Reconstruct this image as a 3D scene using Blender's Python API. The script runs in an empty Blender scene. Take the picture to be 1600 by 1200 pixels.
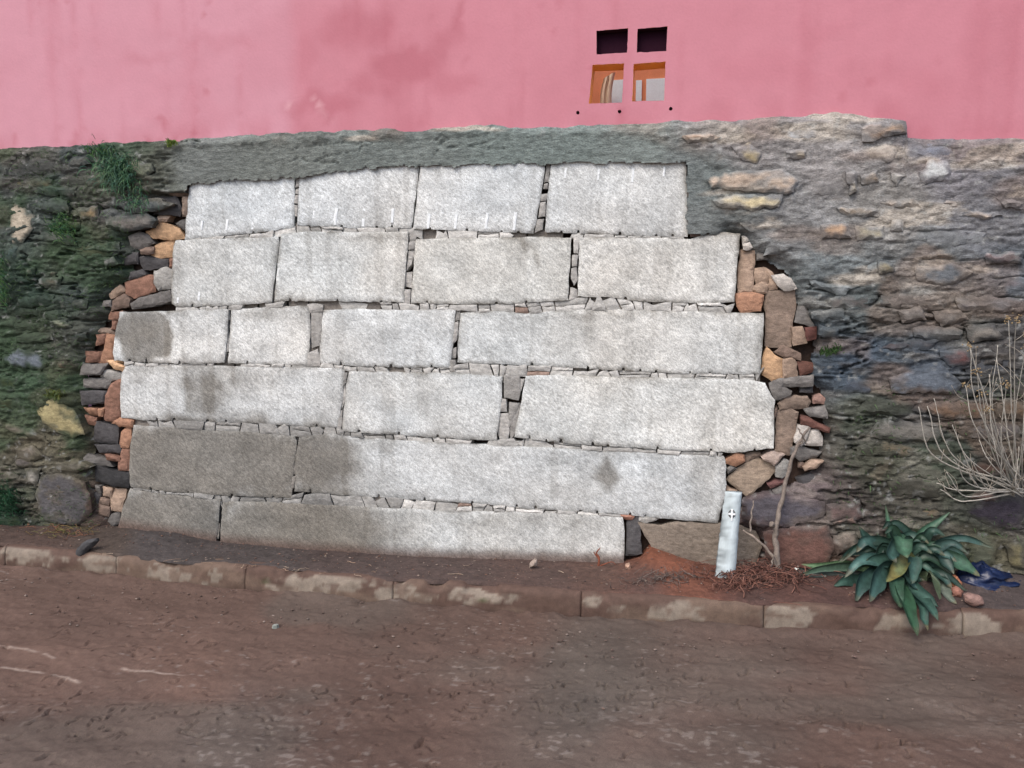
import bpy, math, random
import numpy as np
from mathutils import Vector, Matrix
from mathutils.geometry import delaunay_2d_cdt

random.seed(7); rng = np.random.default_rng(7)
scn = bpy.context.scene
COL = scn.collection

# ------------------------------------------------------------------ camera
YAW, HOR, DIST, EYE, FOC = 11.0, 472.0, 4.4, 1.65, 1200.0
psi = math.radians(YAW); th = math.atan((600 - HOR) / FOC)
FW = np.array([-math.sin(psi) * math.cos(th), math.cos(psi) * math.cos(th), -math.sin(th)])
RT = np.array([math.cos(psi), math.sin(psi), 0.0]); UP = np.cross(RT, FW)
CAM = np.array([DIST * math.tan(psi), -DIST, EYE])
cd = bpy.data.cameras.new('camera'); cam = bpy.data.objects.new('camera', cd); COL.objects.link(cam)
cd.sensor_width = 36; cd.lens = 36 * FOC / 1600; cd.clip_start = .05; cd.clip_end = 400
m = Matrix.Identity(4)
for i in range(3):
    m[i][0] = RT[i]; m[i][1] = UP[i]; m[i][2] = -FW[i]; m[i][3] = CAM[i]
cam.matrix_world = m
scn.camera = cam

# ------------------------------------------------------------------ sky, sun, exposure
SUN_EL, SUN_AZ = 52.0, 205.0      # azimuth of the sun, degrees clockwise from +y
wd = bpy.data.worlds.new('World'); scn.world = wd; wd.use_nodes = True
nt = wd.node_tree; nt.nodes.clear()
out = nt.nodes.new('ShaderNodeOutputWorld'); bg = nt.nodes.new('ShaderNodeBackground')
sky = nt.nodes.new('ShaderNodeTexSky'); sky.sky_type = 'NISHITA'; sky.sun_disc = False
sky.sun_elevation = math.radians(SUN_EL); sky.sun_rotation = math.radians(SUN_AZ)
sky.air_density = 1.0; sky.dust_density = 3.8; sky.ozone_density = 1.0
bg.inputs[1].default_value = 0.15
nt.links.new(sky.outputs[0], bg.inputs[0]); nt.links.new(bg.outputs[0], out.inputs[0])
sd = bpy.data.lights.new('sun', 'SUN'); so = bpy.data.objects.new('sun', sd); COL.objects.link(so)
sd.energy = 1.0; sd.angle = math.radians(36); sd.color = (1.0, 0.945, 0.885)
az, el = math.radians(SUN_AZ), math.radians(SUN_EL)
sdir = Vector((math.sin(az) * math.cos(el), math.cos(az) * math.cos(el), math.sin(el)))
so.rotation_euler = (-sdir).to_track_quat('-Z', 'Y').to_euler()
vs = scn.view_settings
vs.view_transform = 'Standard'; vs.look = 'None'; vs.gamma = 1; vs.use_curve_mapping = False
vs.exposure = 0.55

# ------------------------------------------------------------------ projection helpers (points of the place from the survey picture)
def ray(px, py): return (px - 800) / FOC * RT - (py - 600) / FOC * UP + FW
def W(px, py, y=0.0):
    r = ray(px, py); return CAM + r * ((y - CAM[1]) / r[1])
def G(px, py, z=0.0):
    r = ray(px, py); return CAM + r * ((z - CAM[2]) / r[2])
def proj(x, y, z):
    dx, dy, dz = x - CAM[0], y - CAM[1], z - CAM[2]
    d = dx * FW[0] + dy * FW[1] + dz * FW[2]
    u = (dx * RT[0] + dy * RT[1] + dz * RT[2]) / d; v = (dx * UP[0] + dy * UP[1] + dz * UP[2]) / d
    return 800 + FOC * u, 600 - FOC * v

# ------------------------------------------------------------------ noise
def hsh(ix, iy, s):
    h = (ix.astype(np.int64) * 374761393 + iy.astype(np.int64) * 668265263 + int(s) * 1442695041) & 0xffffffff
    h = ((h ^ (h >> 13)) * 1274126177) & 0xffffffff
    return ((h ^ (h >> 16)) & 0xffff) / 65535.0
def vn(x, y, s=0):
    x = np.asarray(x, float); y = np.asarray(y, float)
    ix = np.floor(x); iy = np.floor(y); fx = x - ix; fy = y - iy
    fx = fx * fx * (3 - 2 * fx); fy = fy * fy * (3 - 2 * fy)
    a = hsh(ix, iy, s); b = hsh(ix + 1, iy, s); c = hsh(ix, iy + 1, s); d = hsh(ix + 1, iy + 1, s)
    return (a * (1 - fx) + b * fx) * (1 - fy) + (c * (1 - fx) + d * fx) * fy
def fbm(x, y, s=0, o=4):
    t = 0; a = 1; n = 0
    for i in range(o):
        t = t + a * vn(x * 2 ** i + 17.3 * i, y * 2 ** i - 9.1 * i, s + i * 31); n += a; a *= .5
    return t / n
def sstep(a, b, x):
    t = np.clip((x - a) / (b - a), 0, 1); return t * t * (3 - 2 * t)
def lin(c):
    c = np.asarray(c, float) / 255.0
    return np.where(c <= .04045, c / 12.92, ((c + .055) / 1.055) ** 2.4)
def shepard(pts, px, py, p=3.0, sx=1.0, sy=1.0):
    px = np.asarray(px, float); py = np.asarray(py, float)
    acc = np.zeros(px.shape + (3,)); ws = np.zeros(px.shape)
    for (x, y, c) in pts:
        w = 1.0 / (((px - x) * sx) ** 2 + ((py - y) * sy) ** 2 + 400.0) ** (p / 2)
        acc += w[..., None] * lin(c); ws += w
    return acc / ws[..., None]

# ------------------------------------------------------------------ materials
def mat(name, base=None, attr=True, rough=.85, nscale=40, namt=.25, bump=.3, bdist=.004, stretch=(1, 1, 1), rot=(0, 0, 0),
        fine=400, fineamt=.15, spec=.3, coord='Object', rvar=0.0, trans=0.0):
    M = bpy.data.materials.new(name); M.use_nodes = True
    t = M.node_tree; N = t.nodes; L = t.links
    b = N['Principled BSDF']; b.inputs['Roughness'].default_value = rough
    b.inputs['Specular IOR Level'].default_value = spec
    tc = N.new('ShaderNodeTexCoord'); mp = N.new('ShaderNodeMapping'); L.new(tc.outputs[coord], mp.inputs[0])
    mp.vector_type = 'TEXTURE'; mp.inputs['Scale'].default_value = [1 / q for q in stretch]; mp.inputs['Rotation'].default_value = rot
    oi = N.new('ShaderNodeObjectInfo'); vm = N.new('ShaderNodeVectorMath'); vm.operation = 'MULTIPLY_ADD'
    L.new(oi.outputs['Random'], vm.inputs[0]); vm.inputs[1].default_value = (91, 57, 33); L.new(mp.outputs[0], vm.inputs[2])
    n1 = N.new('ShaderNodeTexNoise'); n1.inputs['Scale'].default_value = nscale; n1.inputs['Detail'].default_value = 5
    n2 = N.new('ShaderNodeTexNoise'); n2.inputs['Scale'].default_value = fine; n2.inputs['Detail'].default_value = 3
    L.new(vm.outputs[0], n1.inputs['Vector']); L.new(vm.outputs[0], n2.inputs['Vector'])
    if attr:
        a = N.new('ShaderNodeAttribute'); a.attribute_name = 'Col'; src = a.outputs['Color']
    else:
        r = N.new('ShaderNodeRGB'); r.outputs[0].default_value = tuple(base) + (1,); src = r.outputs[0]
    def rng_(sock, amt):
        q = N.new('ShaderNodeMapRange'); L.new(sock, q.inputs[0]); q.inputs[1].default_value = .28; q.inputs[2].default_value = .72
        q.inputs[3].default_value = 1 - amt; q.inputs[4].default_value = 1 + amt; return q.outputs[0]
    mu = N.new('ShaderNodeMath'); mu.operation = 'MULTIPLY'
    L.new(rng_(n1.outputs[0], namt), mu.inputs[0]); L.new(rng_(n2.outputs[0], fineamt), mu.inputs[1])
    vx = N.new('ShaderNodeVectorMath'); vx.operation = 'SCALE'; L.new(src, vx.inputs[0]); L.new(mu.outputs[0], vx.inputs['Scale'])
    L.new(vx.outputs[0], b.inputs['Base Color'])
    if rvar:
        q = N.new('ShaderNodeMapRange'); L.new(n1.outputs[0], q.inputs[0]); q.inputs[1].default_value = .3; q.inputs[2].default_value = .7
        q.inputs[3].default_value = rough - rvar; q.inputs[4].default_value = rough + rvar; L.new(q.outputs[0], b.inputs['Roughness'])
    ad = N.new('ShaderNodeMath'); ad.operation = 'MULTIPLY_ADD'; L.new(n2.outputs[0], ad.inputs[0]); ad.inputs[1].default_value = .35; L.new(n1.outputs[0], ad.inputs[2])
    bp = N.new('ShaderNodeBump'); bp.inputs['Strength'].default_value = bump; bp.inputs['Distance'].default_value = bdist
    L.new(ad.outputs[0], bp.inputs['Height']); L.new(bp.outputs[0], b.inputs['Normal'])
    if trans:
        b.inputs['Transmission Weight'].default_value = trans
    return M
M = {}
M['granite'] = mat('granite', nscale=58, namt=.22, fine=165, fineamt=.34, bump=.8, bdist=.006, stretch=(1, 1, .55), rot=(0, math.radians(-48), 0), rough=.9)
M['stone'] = mat('stone', nscale=30, namt=.30, fine=150, fineamt=.26, bump=.8, bdist=.006, stretch=(1, 1, 1.8))
M['rubble'] = mat('old_mortar', nscale=26, namt=.36, fine=130, fineamt=.40, bump=.9, bdist=.009, stretch=(.8, 1, 2.0), coord='Object')
M['soil'] = mat('soil', nscale=40, namt=.25, fine=220, fineamt=.25, bump=.7, bdist=.008)
M['mud'] = mat('mud', nscale=34, namt=.12, fine=240, fineamt=.22, bump=.55, bdist=.005, rough=.82, rvar=.1, spec=.2)
M['kerb'] = mat('kerb_concrete', nscale=30, namt=.18, fine=220, fineamt=.15, bump=.35, bdist=.004, rough=.8)
M['pink'] = mat('pink_paint', nscale=9, namt=.025, fine=70, fineamt=.02, bump=.5, bdist=.005, rough=.75)
M['chalk'] = mat('tool_mark', base=(.80, .84, .86), attr=False, nscale=90, namt=.12, rough=.9)
M['leaf'] = mat('strap_leaf', nscale=38, namt=.28, fine=190, fineamt=.2, bump=.4, bdist=.003, rough=.48, spec=.4)
M['grass'] = mat('green_blade', nscale=30, namt=.3, fine=200, fineamt=.1, bump=.0, rough=.6)
M['wood'] = mat('grey_wood', nscale=60, namt=.25, fine=300, fineamt=.2, bump=.5, bdist=.003)
M['post'] = mat('white_paint', nscale=26, namt=.06, fine=140, fineamt=.06, bump=.25, bdist=.002, rough=.6, stretch=(1, 1, .3))
M['plastic'] = mat('blue_plastic', nscale=14, namt=.25, fine=60, fineamt=.1, bump=.5, bdist=.01, rough=.35, spec=.5)
M['plain'] = mat('painted_plaster', nscale=8, namt=.08, fine=80, fineamt=.05, bump=.2, bdist=.002, rough=.8)
M['glass'] = mat('dark_pane', base=(.024, .006, .015), attr=False, rough=.7, namt=.05, bump=0, spec=.05)

# ------------------------------------------------------------------ object helpers
def put(name, parent=None, data=None, loc=(0, 0, 0), label=None, cat=None, group=None, kind=None):
    o = bpy.data.objects.new(name, data); COL.objects.link(o); o.location = loc
    if parent is not None:
        o.parent = parent; o.location = Vector(loc) - world_of(parent)
    if label: o['label'] = label
    if cat: o['category'] = cat
    if group: o['group'] = group
    if kind: o['kind'] = kind
    return o
def world_of(o):
    v = Vector(o.location)
    while o.parent: o = o.parent; v += Vector(o.location)
    return v
def mesh(name, v, f, material, col=None, smooth=True, sharp=0):
    me = bpy.data.meshes.new(name)
    if isinstance(f, np.ndarray):
        n = f.shape[1]
        me.vertices.add(len(v)); me.vertices.foreach_set('co', np.asarray(v, np.float32).ravel())
        me.loops.add(f.size); me.loops.foreach_set('vertex_index', f.astype(np.int32).ravel())
        me.polygons.add(len(f)); me.polygons.foreach_set('loop_start', (np.arange(len(f)) * n).astype(np.int32))
        me.update(calc_edges=True); me.validate()
    else:
        me.from_pydata([tuple(p) for p in v], [], f)
    me.polygons.foreach_set('use_smooth', np.full(len(me.polygons), smooth))
    if col is not None:
        c = np.asarray(col, float)
        if c.ndim == 1: c = np.tile(c, (len(me.vertices), 1))
        a = me.color_attributes.new('Col', 'FLOAT_COLOR', 'POINT')
        a.data.foreach_set('color', np.c_[np.clip(c, 0, 1), np.ones(len(c))].astype(np.float32).ravel())
    me.materials.append(material); me.update()
    if sharp: me.set_sharp_from_angle(angle=math.radians(sharp))
    return me
def obj(name, v, f, material, col=None, parent=None, smooth=True, origin=None, sharp=0, **kw):
    v = np.asarray(v, float)
    o = v.mean(0) if origin is None else np.asarray(origin, float)
    return put(name, parent, mesh(name, v - o, f, material, col, smooth, sharp), o, **kw)
def grid_faces(nu, nv):
    i = np.arange(nu * nv).reshape(nu, nv)
    return np.stack([i[:-1, :-1], i[1:, :-1], i[1:, 1:], i[:-1, 1:]], -1).reshape(-1, 4)
def inpoly(x, y, P):
    P = np.asarray(P, float); c = np.zeros(np.shape(x), bool)
    x0, y0 = P[-1]
    for x1, y1 in P:
        if y0 != y1:
            c ^= ((y1 > y) != (y0 > y)) & (x < (x0 - x1) * (y - y1) / (y0 - y1) + x1)
        x0, y0 = x1, y1
    return c
def pdist(x, y, P, closed=True):
    P = np.asarray(P, float); d = np.full(np.shape(x), 1e9)
    n = len(P)
    for i in range(n if closed else n - 1):
        a = P[i]; b = P[(i + 1) % n]; e = b - a; L2 = e @ e + 1e-12
        t = np.clip(((x - a[0]) * e[0] + (y - a[1]) * e[1]) / L2, 0, 1)
        d = np.minimum(d, (x - a[0] - t * e[0]) ** 2 + (y - a[1] - t * e[1]) ** 2)
    return np.sqrt(d)
def resample(P, sp, closed=True):
    P = np.asarray(P, float); outp = []
    n = len(P)
    for i in range(n):
        a, b = P[i], P[(i + 1) % n]; k = max(1, int(round(np.linalg.norm(b - a) / sp)))
        for j in range(k): outp.append(a + (b - a) * j / k)
    return np.array(outp)
def tube(pts, rad, n=6, cap=True):
    pts = np.asarray(pts, float); k = len(pts); rad = np.broadcast_to(np.asarray(rad, float), (k,))
    T = np.gradient(pts, axis=0); T /= np.linalg.norm(T, axis=1)[:, None] + 1e-9
    ref = np.array([0, 0, 1.]) if abs(T[0][2]) < .9 else np.array([1., 0, 0])
    v = []
    for i in range(k):
        a = np.cross(T[i], ref); a /= np.linalg.norm(a) + 1e-9; b = np.cross(T[i], a)
        for j in range(n):
            q = 2 * math.pi * j / n; v.append(pts[i] + rad[i] * (math.cos(q) * a + math.sin(q) * b))
    f = []
    for i in range(k - 1):
        for j in range(n):
            f.append((i * n + j, i * n + (j + 1) % n, (i + 1) * n + (j + 1) % n, (i + 1) * n + j))
    if cap: f.append(tuple(range(n))[::-1]); f.append(tuple(range((k - 1) * n, k * n)))
    return np.array(v), f
def curve3(p, n=10):
    p = [np.asarray(q, float) for q in p]; r = []
    if len(p) == 2: p = [p[0], (p[0] + p[1]) / 2, p[1]]
    # Catmull-Rom
    q = [2 * p[0] - p[1]] + p + [2 * p[-1] - p[-2]]
    for i in range(1, len(q) - 2):
        for t in np.linspace(0, 1, n, endpoint=False):
            a, b, c, d = q[i - 1], q[i], q[i + 1], q[i + 2]
            r.append(.5 * ((2 * b) + (c - a) * t + (2 * a - 5 * b + 4 * c - d) * t * t + (3 * b - a - 3 * c + d) * t ** 3))
    r.append(p[-1]); return np.array(r)
def desat(c, k=.35):
    c = np.asarray(c, float); return c + k * ((c @ np.array([.25, .6, .15]))[..., None] - c)
class Bag:                       # several simple shapes joined into one mesh
    def __init__(s): s.v = []; s.f = []; s.c = []; s.n = 0
    def add(s, v, f, c):
        s.v.append(np.asarray(v)); s.f += [tuple(i + s.n for i in q) for q in f]
        s.c.append(np.tile(np.asarray(c, float), (len(v), 1)) if np.ndim(c) == 1 else c); s.n += len(v)
    def build(s, name, material, parent=None, smooth=True, **kw):
        return obj(name, np.concatenate(s.v), s.f, material, np.concatenate(s.c), parent, smooth, **kw)

seedc = [100]
def piece(name, poly, material, col, parent, y=0.0, depth=.12, sp=.02, bevel=.012, bw=.02, dome=0.0, relief=.003, rfreq=9,
          jit=.003, facets=0, famp=.02, lam=0.0, sharp=26, px=True, smoothing=0, colf=None, tilt=(0, 0), **kw):
    """one dressed or rough stone: outlined front with rounded arrises, relief, and sides that run back into the wall"""
    seedc[0] += 1; sd_ = seedc[0]; r = np.random.default_rng(sd_)
    P = np.array([W(a, b, y)[[0, 2]] for a, b in poly]) if px else np.asarray(poly, float)
    for _ in range(smoothing):
        Q = np.roll(P, -1, 0); P = np.stack([.87 * P + .13 * Q, .13 * P + .87 * Q], 1).reshape(-1, 2)
    c = P.mean(0)
    area = .5 * np.sum(P[:, 0] * np.roll(P[:, 1], -1) - np.roll(P[:, 0], -1) * P[:, 1])
    if area < 0: P = P[::-1]
    O = resample(P, sp)
    O = O + jit * (np.c_[vn(O[:, 0] / .03, O[:, 1] / .03, sd_), vn(O[:, 0] / .03, O[:, 1] / .03, sd_ + 5)] - .5) * 2
    # drop near-duplicate points
    keep = [0]
    for i in range(1, len(O)):
        if np.linalg.norm(O[i] - O[keep[-1]]) > sp * .3: keep.append(i)
    O = O[keep]; no = len(O)
    lo = O.min(0); hi = O.max(0)
    gx, gz = np.meshgrid(np.arange(lo[0], hi[0], sp), np.arange(lo[1], hi[1], sp))
    g = np.c_[gx.ravel(), gz.ravel()] + r.uniform(-.25, .25, (gx.size, 2)) * sp
    extra = []
    if len(g):
        ins = inpoly(g[:, 0], g[:, 1], O); g = g[ins]
        if len(g): g = g[pdist(g[:, 0], g[:, 1], O) > sp * .55]
    A = np.r_[O, g] if len(g) else O
    if not len(g): A = np.r_[O, O.mean(0)[None]]
    res = delaunay_2d_cdt([Vector(p) for p in A], [(i, (i + 1) % no) for i in range(no)], [], 1, 1e-7)
    vv = np.array([tuple(p) for p in res[0]]); F = [tuple(t) for t in res[2]]; ori = res[3]
    back = {}
    for i, l in enumerate(ori):
        for q in l: back[q] = i
    d = pdist(vv[:, 0], vv[:, 1], O)
    k = np.clip(1 - d / bw, 0, 1)
    Y = bevel * k * k
    rad = max(.02, .5 * min(hi[0] - lo[0], hi[1] - lo[1]))
    Y = Y + dome * (np.clip(1 - d / rad, 0, 1) ** 1.6)
    rel = fbm(vv[:, 0] * rfreq + sd_ * 3.1, vv[:, 1] * rfreq, sd_, 3) - .5
    Y = Y + relief * 2 * rel
    if lam: Y = Y + lam * (fbm(vv[:, 0] * 7 + sd_ * 1.7, vv[:, 1] * 45, sd_ + 9, 3) - .5) * 2
    u = (vv - O.mean(0)) / (hi - lo + 1e-6)
    if facets:
        for _ in range(facets):
            a = r.uniform(0, 2 * math.pi); s = r.uniform(.3, 1.0) * famp
            Y = np.maximum(Y, s * (u[:, 0] * math.cos(a) + u[:, 1] * math.sin(a) - r.uniform(-.05, .25)) * 2)
    Y = Y + tilt[0] * u[:, 0] + tilt[1] * u[:, 1]
    V = np.c_[vv[:, 0], y + Y, vv[:, 1]]
    n = len(V)
    ring = [back[i] for i in range(no) if i in back]
    B = V[ring].copy(); cc = O.mean(0); B[:, 1] = y + depth
    B[:, 0] = cc[0] + (B[:, 0] - cc[0]) * .93; B[:, 2] = cc[1] + (B[:, 2] - cc[1]) * .93
    V = np.r_[V, B]; nr = len(ring)
    # face orientation: front normals toward -y
    FF = []
    for t in F:
        a, b_, c_ = vv[t[0]], vv[t[1]], vv[t[2]]
        s = (b_[0] - a[0]) * (c_[1] - a[1]) - (b_[1] - a[1]) * (c_[0] - a[0])
        FF.append(t if s > 0 else t[::-1])
    for i in range(nr):
        j = (i + 1) % nr
        FF.append((ring[i], n + i, n + j, ring[j]))
    base = np.asarray(col, float)
    nz = fbm(V[:, 0] * 7 + sd_, V[:, 2] * 11, sd_ + 3, 3)
    C = base[None] * (1 + .5 * (nz - .5))[:, None]
    if colf is not None: C = colf(V, C, np.r_[d, np.zeros(nr)])
    return obj(name, V, FF, material, C, parent, sharp=sharp, **kw)

# ================================================================== THE SETTING
# ---- kerb line (front foot of the kerb on the road, z=0)
KPX = [(-200, 866), (0, 887), (200, 905), (400, 925), (700, 950), (1000, 975), (1200, 987), (1400, 994), (1600, 999), (1800, 1003)]
KP = np.array([G(*p) for p in KPX])
kfit = np.polyfit(KP[:, 0], KP[:, 1], 3)
def ykerb(x):
    x = np.asarray(x, float); xc = np.clip(x, -3.9, 3.2); return np.polyval(kfit, xc)
# ---- road
def axis(lo, hi, step, far, grow=1.25):
    a = list(np.arange(lo, hi, step)); s = step; q = lo; left = []
    while q > -far: s *= grow; q -= s; left.append(q)
    s = step; q = a[-1]; right = []
    while q < far: s *= grow; q += s; right.append(q)
    return np.array(left[::-1] + a + right)
ROADC = [(100, 940, (100, 84, 79)), (400, 960, (98, 82, 77)), (800, 990, (96, 80, 75)), (1200, 1010, (96, 80, 76)), (1550, 1020, (94, 79, 75)),
         (60, 1040, (110, 92, 86)), (300, 1050, (106, 88, 82)), (600, 1060, (100, 84, 79)), (900, 1060, (92, 86, 83)), (1150, 1060, (98, 86, 82)),
         (1400, 1080, (98, 86, 82)), (60, 1150, (98, 84, 80)), (350, 1170, (100, 92, 90)), (620, 1120, (98, 82, 77)), (920, 1090, (88, 84, 82)),
         (1000, 1170, (102, 90, 86)), (1350, 1150, (100, 84, 79)), (1550, 1160, (96, 82, 78))]
def build_road():
    xs = axis(-3.7, 3.1, .0068, 60); ys = axis(-2.30, -.42, .0068, 60)
    ys = ys[ys < -.36]; ys = np.append(ys, [-.2, .2])
    X, Y = np.meshgrid(xs, ys, indexing='ij')
    fade = np.exp(-np.maximum(0, np.abs(X) - 4) * .3)
    Z = .018 * (fbm(X * 1.6, Y * 2.6, 11, 3) - .5) + .024 * (fbm(X * 6, Y * 8, 12, 4) - .5) + .010 * (fbm(X * 20, Y * 26, 13, 3) - .5)
    PX, PY = proj(X, Y, 0 * X)
    vis = (PX > -150) & (PX < 1750) & (PY > 880) & (PY < 1300) & (Y > -2.6)
    for b, dep in [(((-500, 1060), (300, 1085), (900, 1062), (1700, 1050)), .006), (((-300, 985), (500, 1012), (1100, 1030), (1800, 1045)), .004), (((-300, 1165), (500, 1140), (1100, 1120), (1800, 1110)), .007)]:
        L_ = curve3([G(*p) for p in b], 14)[:, :2]; q = (np.abs(X) < 4.5) & (Y > -2.4) & (Y < -.6)
        d = pdist(X[q], Y[q], L_, False); Z[q] += -dep * np.exp(-(d / .06) ** 2) + .6 * dep * np.exp(-((d - .11) / .04) ** 2)
    r = np.random.default_rng(5)
    # tread dents left by tyres in three sweeping bands, plus loose scrapes
    bands = [((-200, 1085), (500, 1095), (1100, 1070)), ((100, 1000), (600, 1035), (1100, 1045)), ((-100, 1140), (400, 1125), (900, 1110)), ((700, 1075), (1050, 1090), (1350, 1120)), ((-100, 960), (500, 985), (900, 1010))]
    dents = []
    for b in bands:
        c = curve3([G(*p) for p in b], 60)
        for i in range(0, len(c), 2):
            for s in (-1, 0, 1):
                if r.random() < .42:
                    t = c[min(i + 1, len(c) - 1)] - c[max(i - 1, 0)]; a = math.atan2(t[1], t[0]) + (.85 if s >= 0 else .5) + r.normal(0, .45)
                    dents.append((c[i][0] + r.normal(0, .05), c[i][1] + s * .075 + r.normal(0, .04), a, r.uniform(.010, .045), r.uniform(.003, .007), r.uniform(.002, .010)))
    for _ in range(260):
        p = G(r.uniform(-50, 1650), r.uniform(965, 1200)); dents.append((p[0], p[1], r.uniform(-.4, 1.3), r.uniform(.01, .04), r.uniform(.004, .009), r.uniform(.003, .009)))
    for (x, y, a, l, w, h) in dents:
        i0, i1 = np.searchsorted(xs, [x - .12, x + .12]); j0, j1 = np.searchsorted(ys, [y - .12, y + .12])
        if i1 <= i0 or j1 <= j0: continue
        dx = X[i0:i1, j0:j1] - x; dy = Y[i0:i1, j0:j1] - y
        u = dx * math.cos(a) + dy * math.sin(a); v = -dx * math.sin(a) + dy * math.cos(a)
        v = v + .022 * (fbm(u / .03 + x * 50, u * 0 + y * 31, 3, 2) - .5) * 2
        ww = w * (.35 + 1.3 * vn(u / .015 + y * 70, u * 0 + x * 13, 5)); e = np.clip(1 - (u / l) ** 2 - (v / ww) ** 2, 0, 1) ** .5; e2 = np.exp(-(u / l) ** 4 - ((v - 2 * w) / (1.4 * w)) ** 2)
        Z[i0:i1, j0:j1] += -2.4 * h * e + .5 * h * e2
    Z *= fade
    foot = np.exp(-((Y - ykerb(X)) / .09) ** 2) * (Y < ykerb(X) + .02)
    Z += (.022 + .05 * (fbm(X * 7, Y * 9, 19, 3) - .5)) * foot * fade
    C = desat(shepard(ROADC, np.clip(PX, -100, 1700), np.clip(PY, 900, 1250)), .05) * .78
    out_ = ~((Y > -2.6) & (np.abs(X) < 4.5)); C[out_] = desat(lin((98, 83, 78)), .05) * .78
    g = sstep(.52, .66, fbm(X * 1.1 + 3, Y * 1.6, 21, 3))
    C = C * (1 - .55 * g[..., None]) + .55 * g[..., None] * (lin((98, 93, 90)) * .78)
    # dried pale smears and grit
    sp = sstep(.70, .80, fbm(X * 26, Y * 50, 23, 3)) * sstep(.48, .62, fbm(X * 1.4, Y * 2.0, 24, 2)) * .28
    sp += sstep(.60, .76, fbm(X * 34, Y * 60, 26, 2)) * sstep(.54, .66, fbm(X * 1.7 + 5, Y * 2.3, 27, 2)) * .30 * sstep(1050, 1180, PY) * vis
    C = C + np.clip(sp, 0, 1)[..., None] * (np.array([.30, .29, .29]) - C)
    for line, wd_, st in [(((-40, 1040), (60, 1052), (155, 1073)), .012, .75), (((-40, 1006), (40, 1017), (85, 1028)), .010, .5), (((190, 1044), (240, 1053), (290, 1058)), .011, .6)]:
        L_ = curve3([G(*p) for p in line], 12)[:, :2]
        a, b = L_.min(0) - .1, L_.max(0) + .1
        q = (X > a[0]) & (X < b[0]) & (Y > a[1]) & (Y < b[1])
        d = pdist(X[q], Y[q], L_, False) + .012 * (fbm(X[q] * 40, Y[q] * 40, 31, 2) - .5)
        k = np.clip(1 - d / wd_, 0, 1) * st * sstep(.25, .5, fbm(X[q] * 14, Y[q] * 14, 32, 2))
        C[q] = C[q] + k[:, None] * (np.array([.34, .30, .28]) - C[q])
    C *= (1 + .5 * (fbm(X * 2.4 + Y * .9, Y * 3.4 - X * .4, 33, 5) - .5))[..., None] * np.array([1.05, .98, .89])
    V = np.stack([X, Y, Z], -1).reshape(-1, 3)
    o = obj('road', V, grid_faces(len(xs), len(ys)), M['mud'], C.reshape(-1, 3), origin=(0, 0, 0), kind='structure',
            label='muddy brown street with tyre tread marks in front of the kerb')
    return o
build_road()

# ---- kerb made of concrete kerb stones
kerb = put('kerb', loc=(0, -.6, 0), kind='structure', label='low concrete kerb caked with brown mud along the street')
KH = .135
PATCH = [(500, 914, 68, 18), (615, 920, 30, 18), (755, 934, 48, 14), (665, 930, 22, 9), (1050, 957, 38, 20), (1225, 966, 56, 17), (1530, 976, 48, 22), (40, 868, 55, 16), (150, 880, 30, 10),
         (255, 895, 32, 10), (330, 900, 12, 9), (1410, 972, 45, 18), (930, 944, 26, 10), (-120, 858, 50, 14), (1700, 985, 60, 18)]
def kerb_stone(x0, x1, r):
    n = int((x1 - x0) / .010) + 2; xs = np.linspace(x0 + .0015, x1 - .0015, n)
    prof = [(0, -.05), (0, .0), (.002, .02), (.003, .04), (.004, .06), (.006, .08), (.008, .095), (.012, .110), (.018, .122), (.028, .131), (.042, .135), (.06, .136), (.08, .136), (.105, .136), (.125, .13), (.13, .06)]
    U = np.array(prof)
    X = np.repeat(xs[:, None], len(U), 1); Y = ykerb(X) + U[None, :, 0] + r.uniform(-.004, .004); Z = np.repeat(U[None, :, 1], n, 0) + r.uniform(-.003, .003)
    nz = fbm(X * 9, Z * 14 + Y * 9, 41, 3) - .5; chip = sstep(.60, .72, fbm(X * 5, Z * 3, 42, 3)) * sstep(.07, .13, Z)
    Y = Y + .022 * nz + .02 * chip; Z = Z - .018 * chip + .010 * (fbm(X * 6, Z * 0, 46, 3) - .5) * sstep(.05, .12, Z)
    Y[0] += .005; Y[-1] += .005
    PX, PY = proj(X, Y, Z)
    wx = 80 * (fbm(X * 9, Z * 16, 43, 5) - .5); wy = 40 * (fbm(X * 11, Z * 18 + 9, 44, 5) - .5)
    k = np.zeros_like(X)
    for (a, b, sx, sy) in PATCH: k = np.maximum(k, sstep(1.12, .88, np.hypot((PX + wx - a) / sx, (PY + wy - b) / sy)))
    k *= sstep(.13, .118, Z)
    mud = lin((98, 78, 69)) * .78; mud2 = lin((114, 96, 84)) * .80; pale = lin((152, 140, 127)) * .70
    k = k * (1 - .75 * sstep(.50, .66, fbm(X * 14, Z * 26, 47, 4)))
    q = fbm(X * 2.5, Z * 9, 45, 3)[..., None]
    C = mud + (mud2 - mud) * sstep(.4, .65, q); C = C + k[..., None] * (pale - C)
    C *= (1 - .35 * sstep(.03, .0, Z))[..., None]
    mo = sstep(.55, .0, np.minimum(np.hypot((PX - 415) / 22, (PY - 908) / 12), np.hypot((PX - 755) / 28, (PY - 938) / 8)))[..., None]
    C = C + .8 * mo * (lin((72, 74, 50)) - C)
    V = np.stack([X, Y, Z], -1).reshape(-1, 3); F = [tuple(t) for t in grid_faces(n, len(U))]
    m_ = len(U); F.append(tuple(range(m_))); F.append(tuple(range((n - 1) * m_, n * m_))[::-1])
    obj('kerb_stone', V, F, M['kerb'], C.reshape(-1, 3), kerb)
rk = np.random.default_rng(3)
jx = [G(p, 870 + p * .075)[0] for p in (40, 215, 415, 637, 915, 1185, 1490)]
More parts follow.
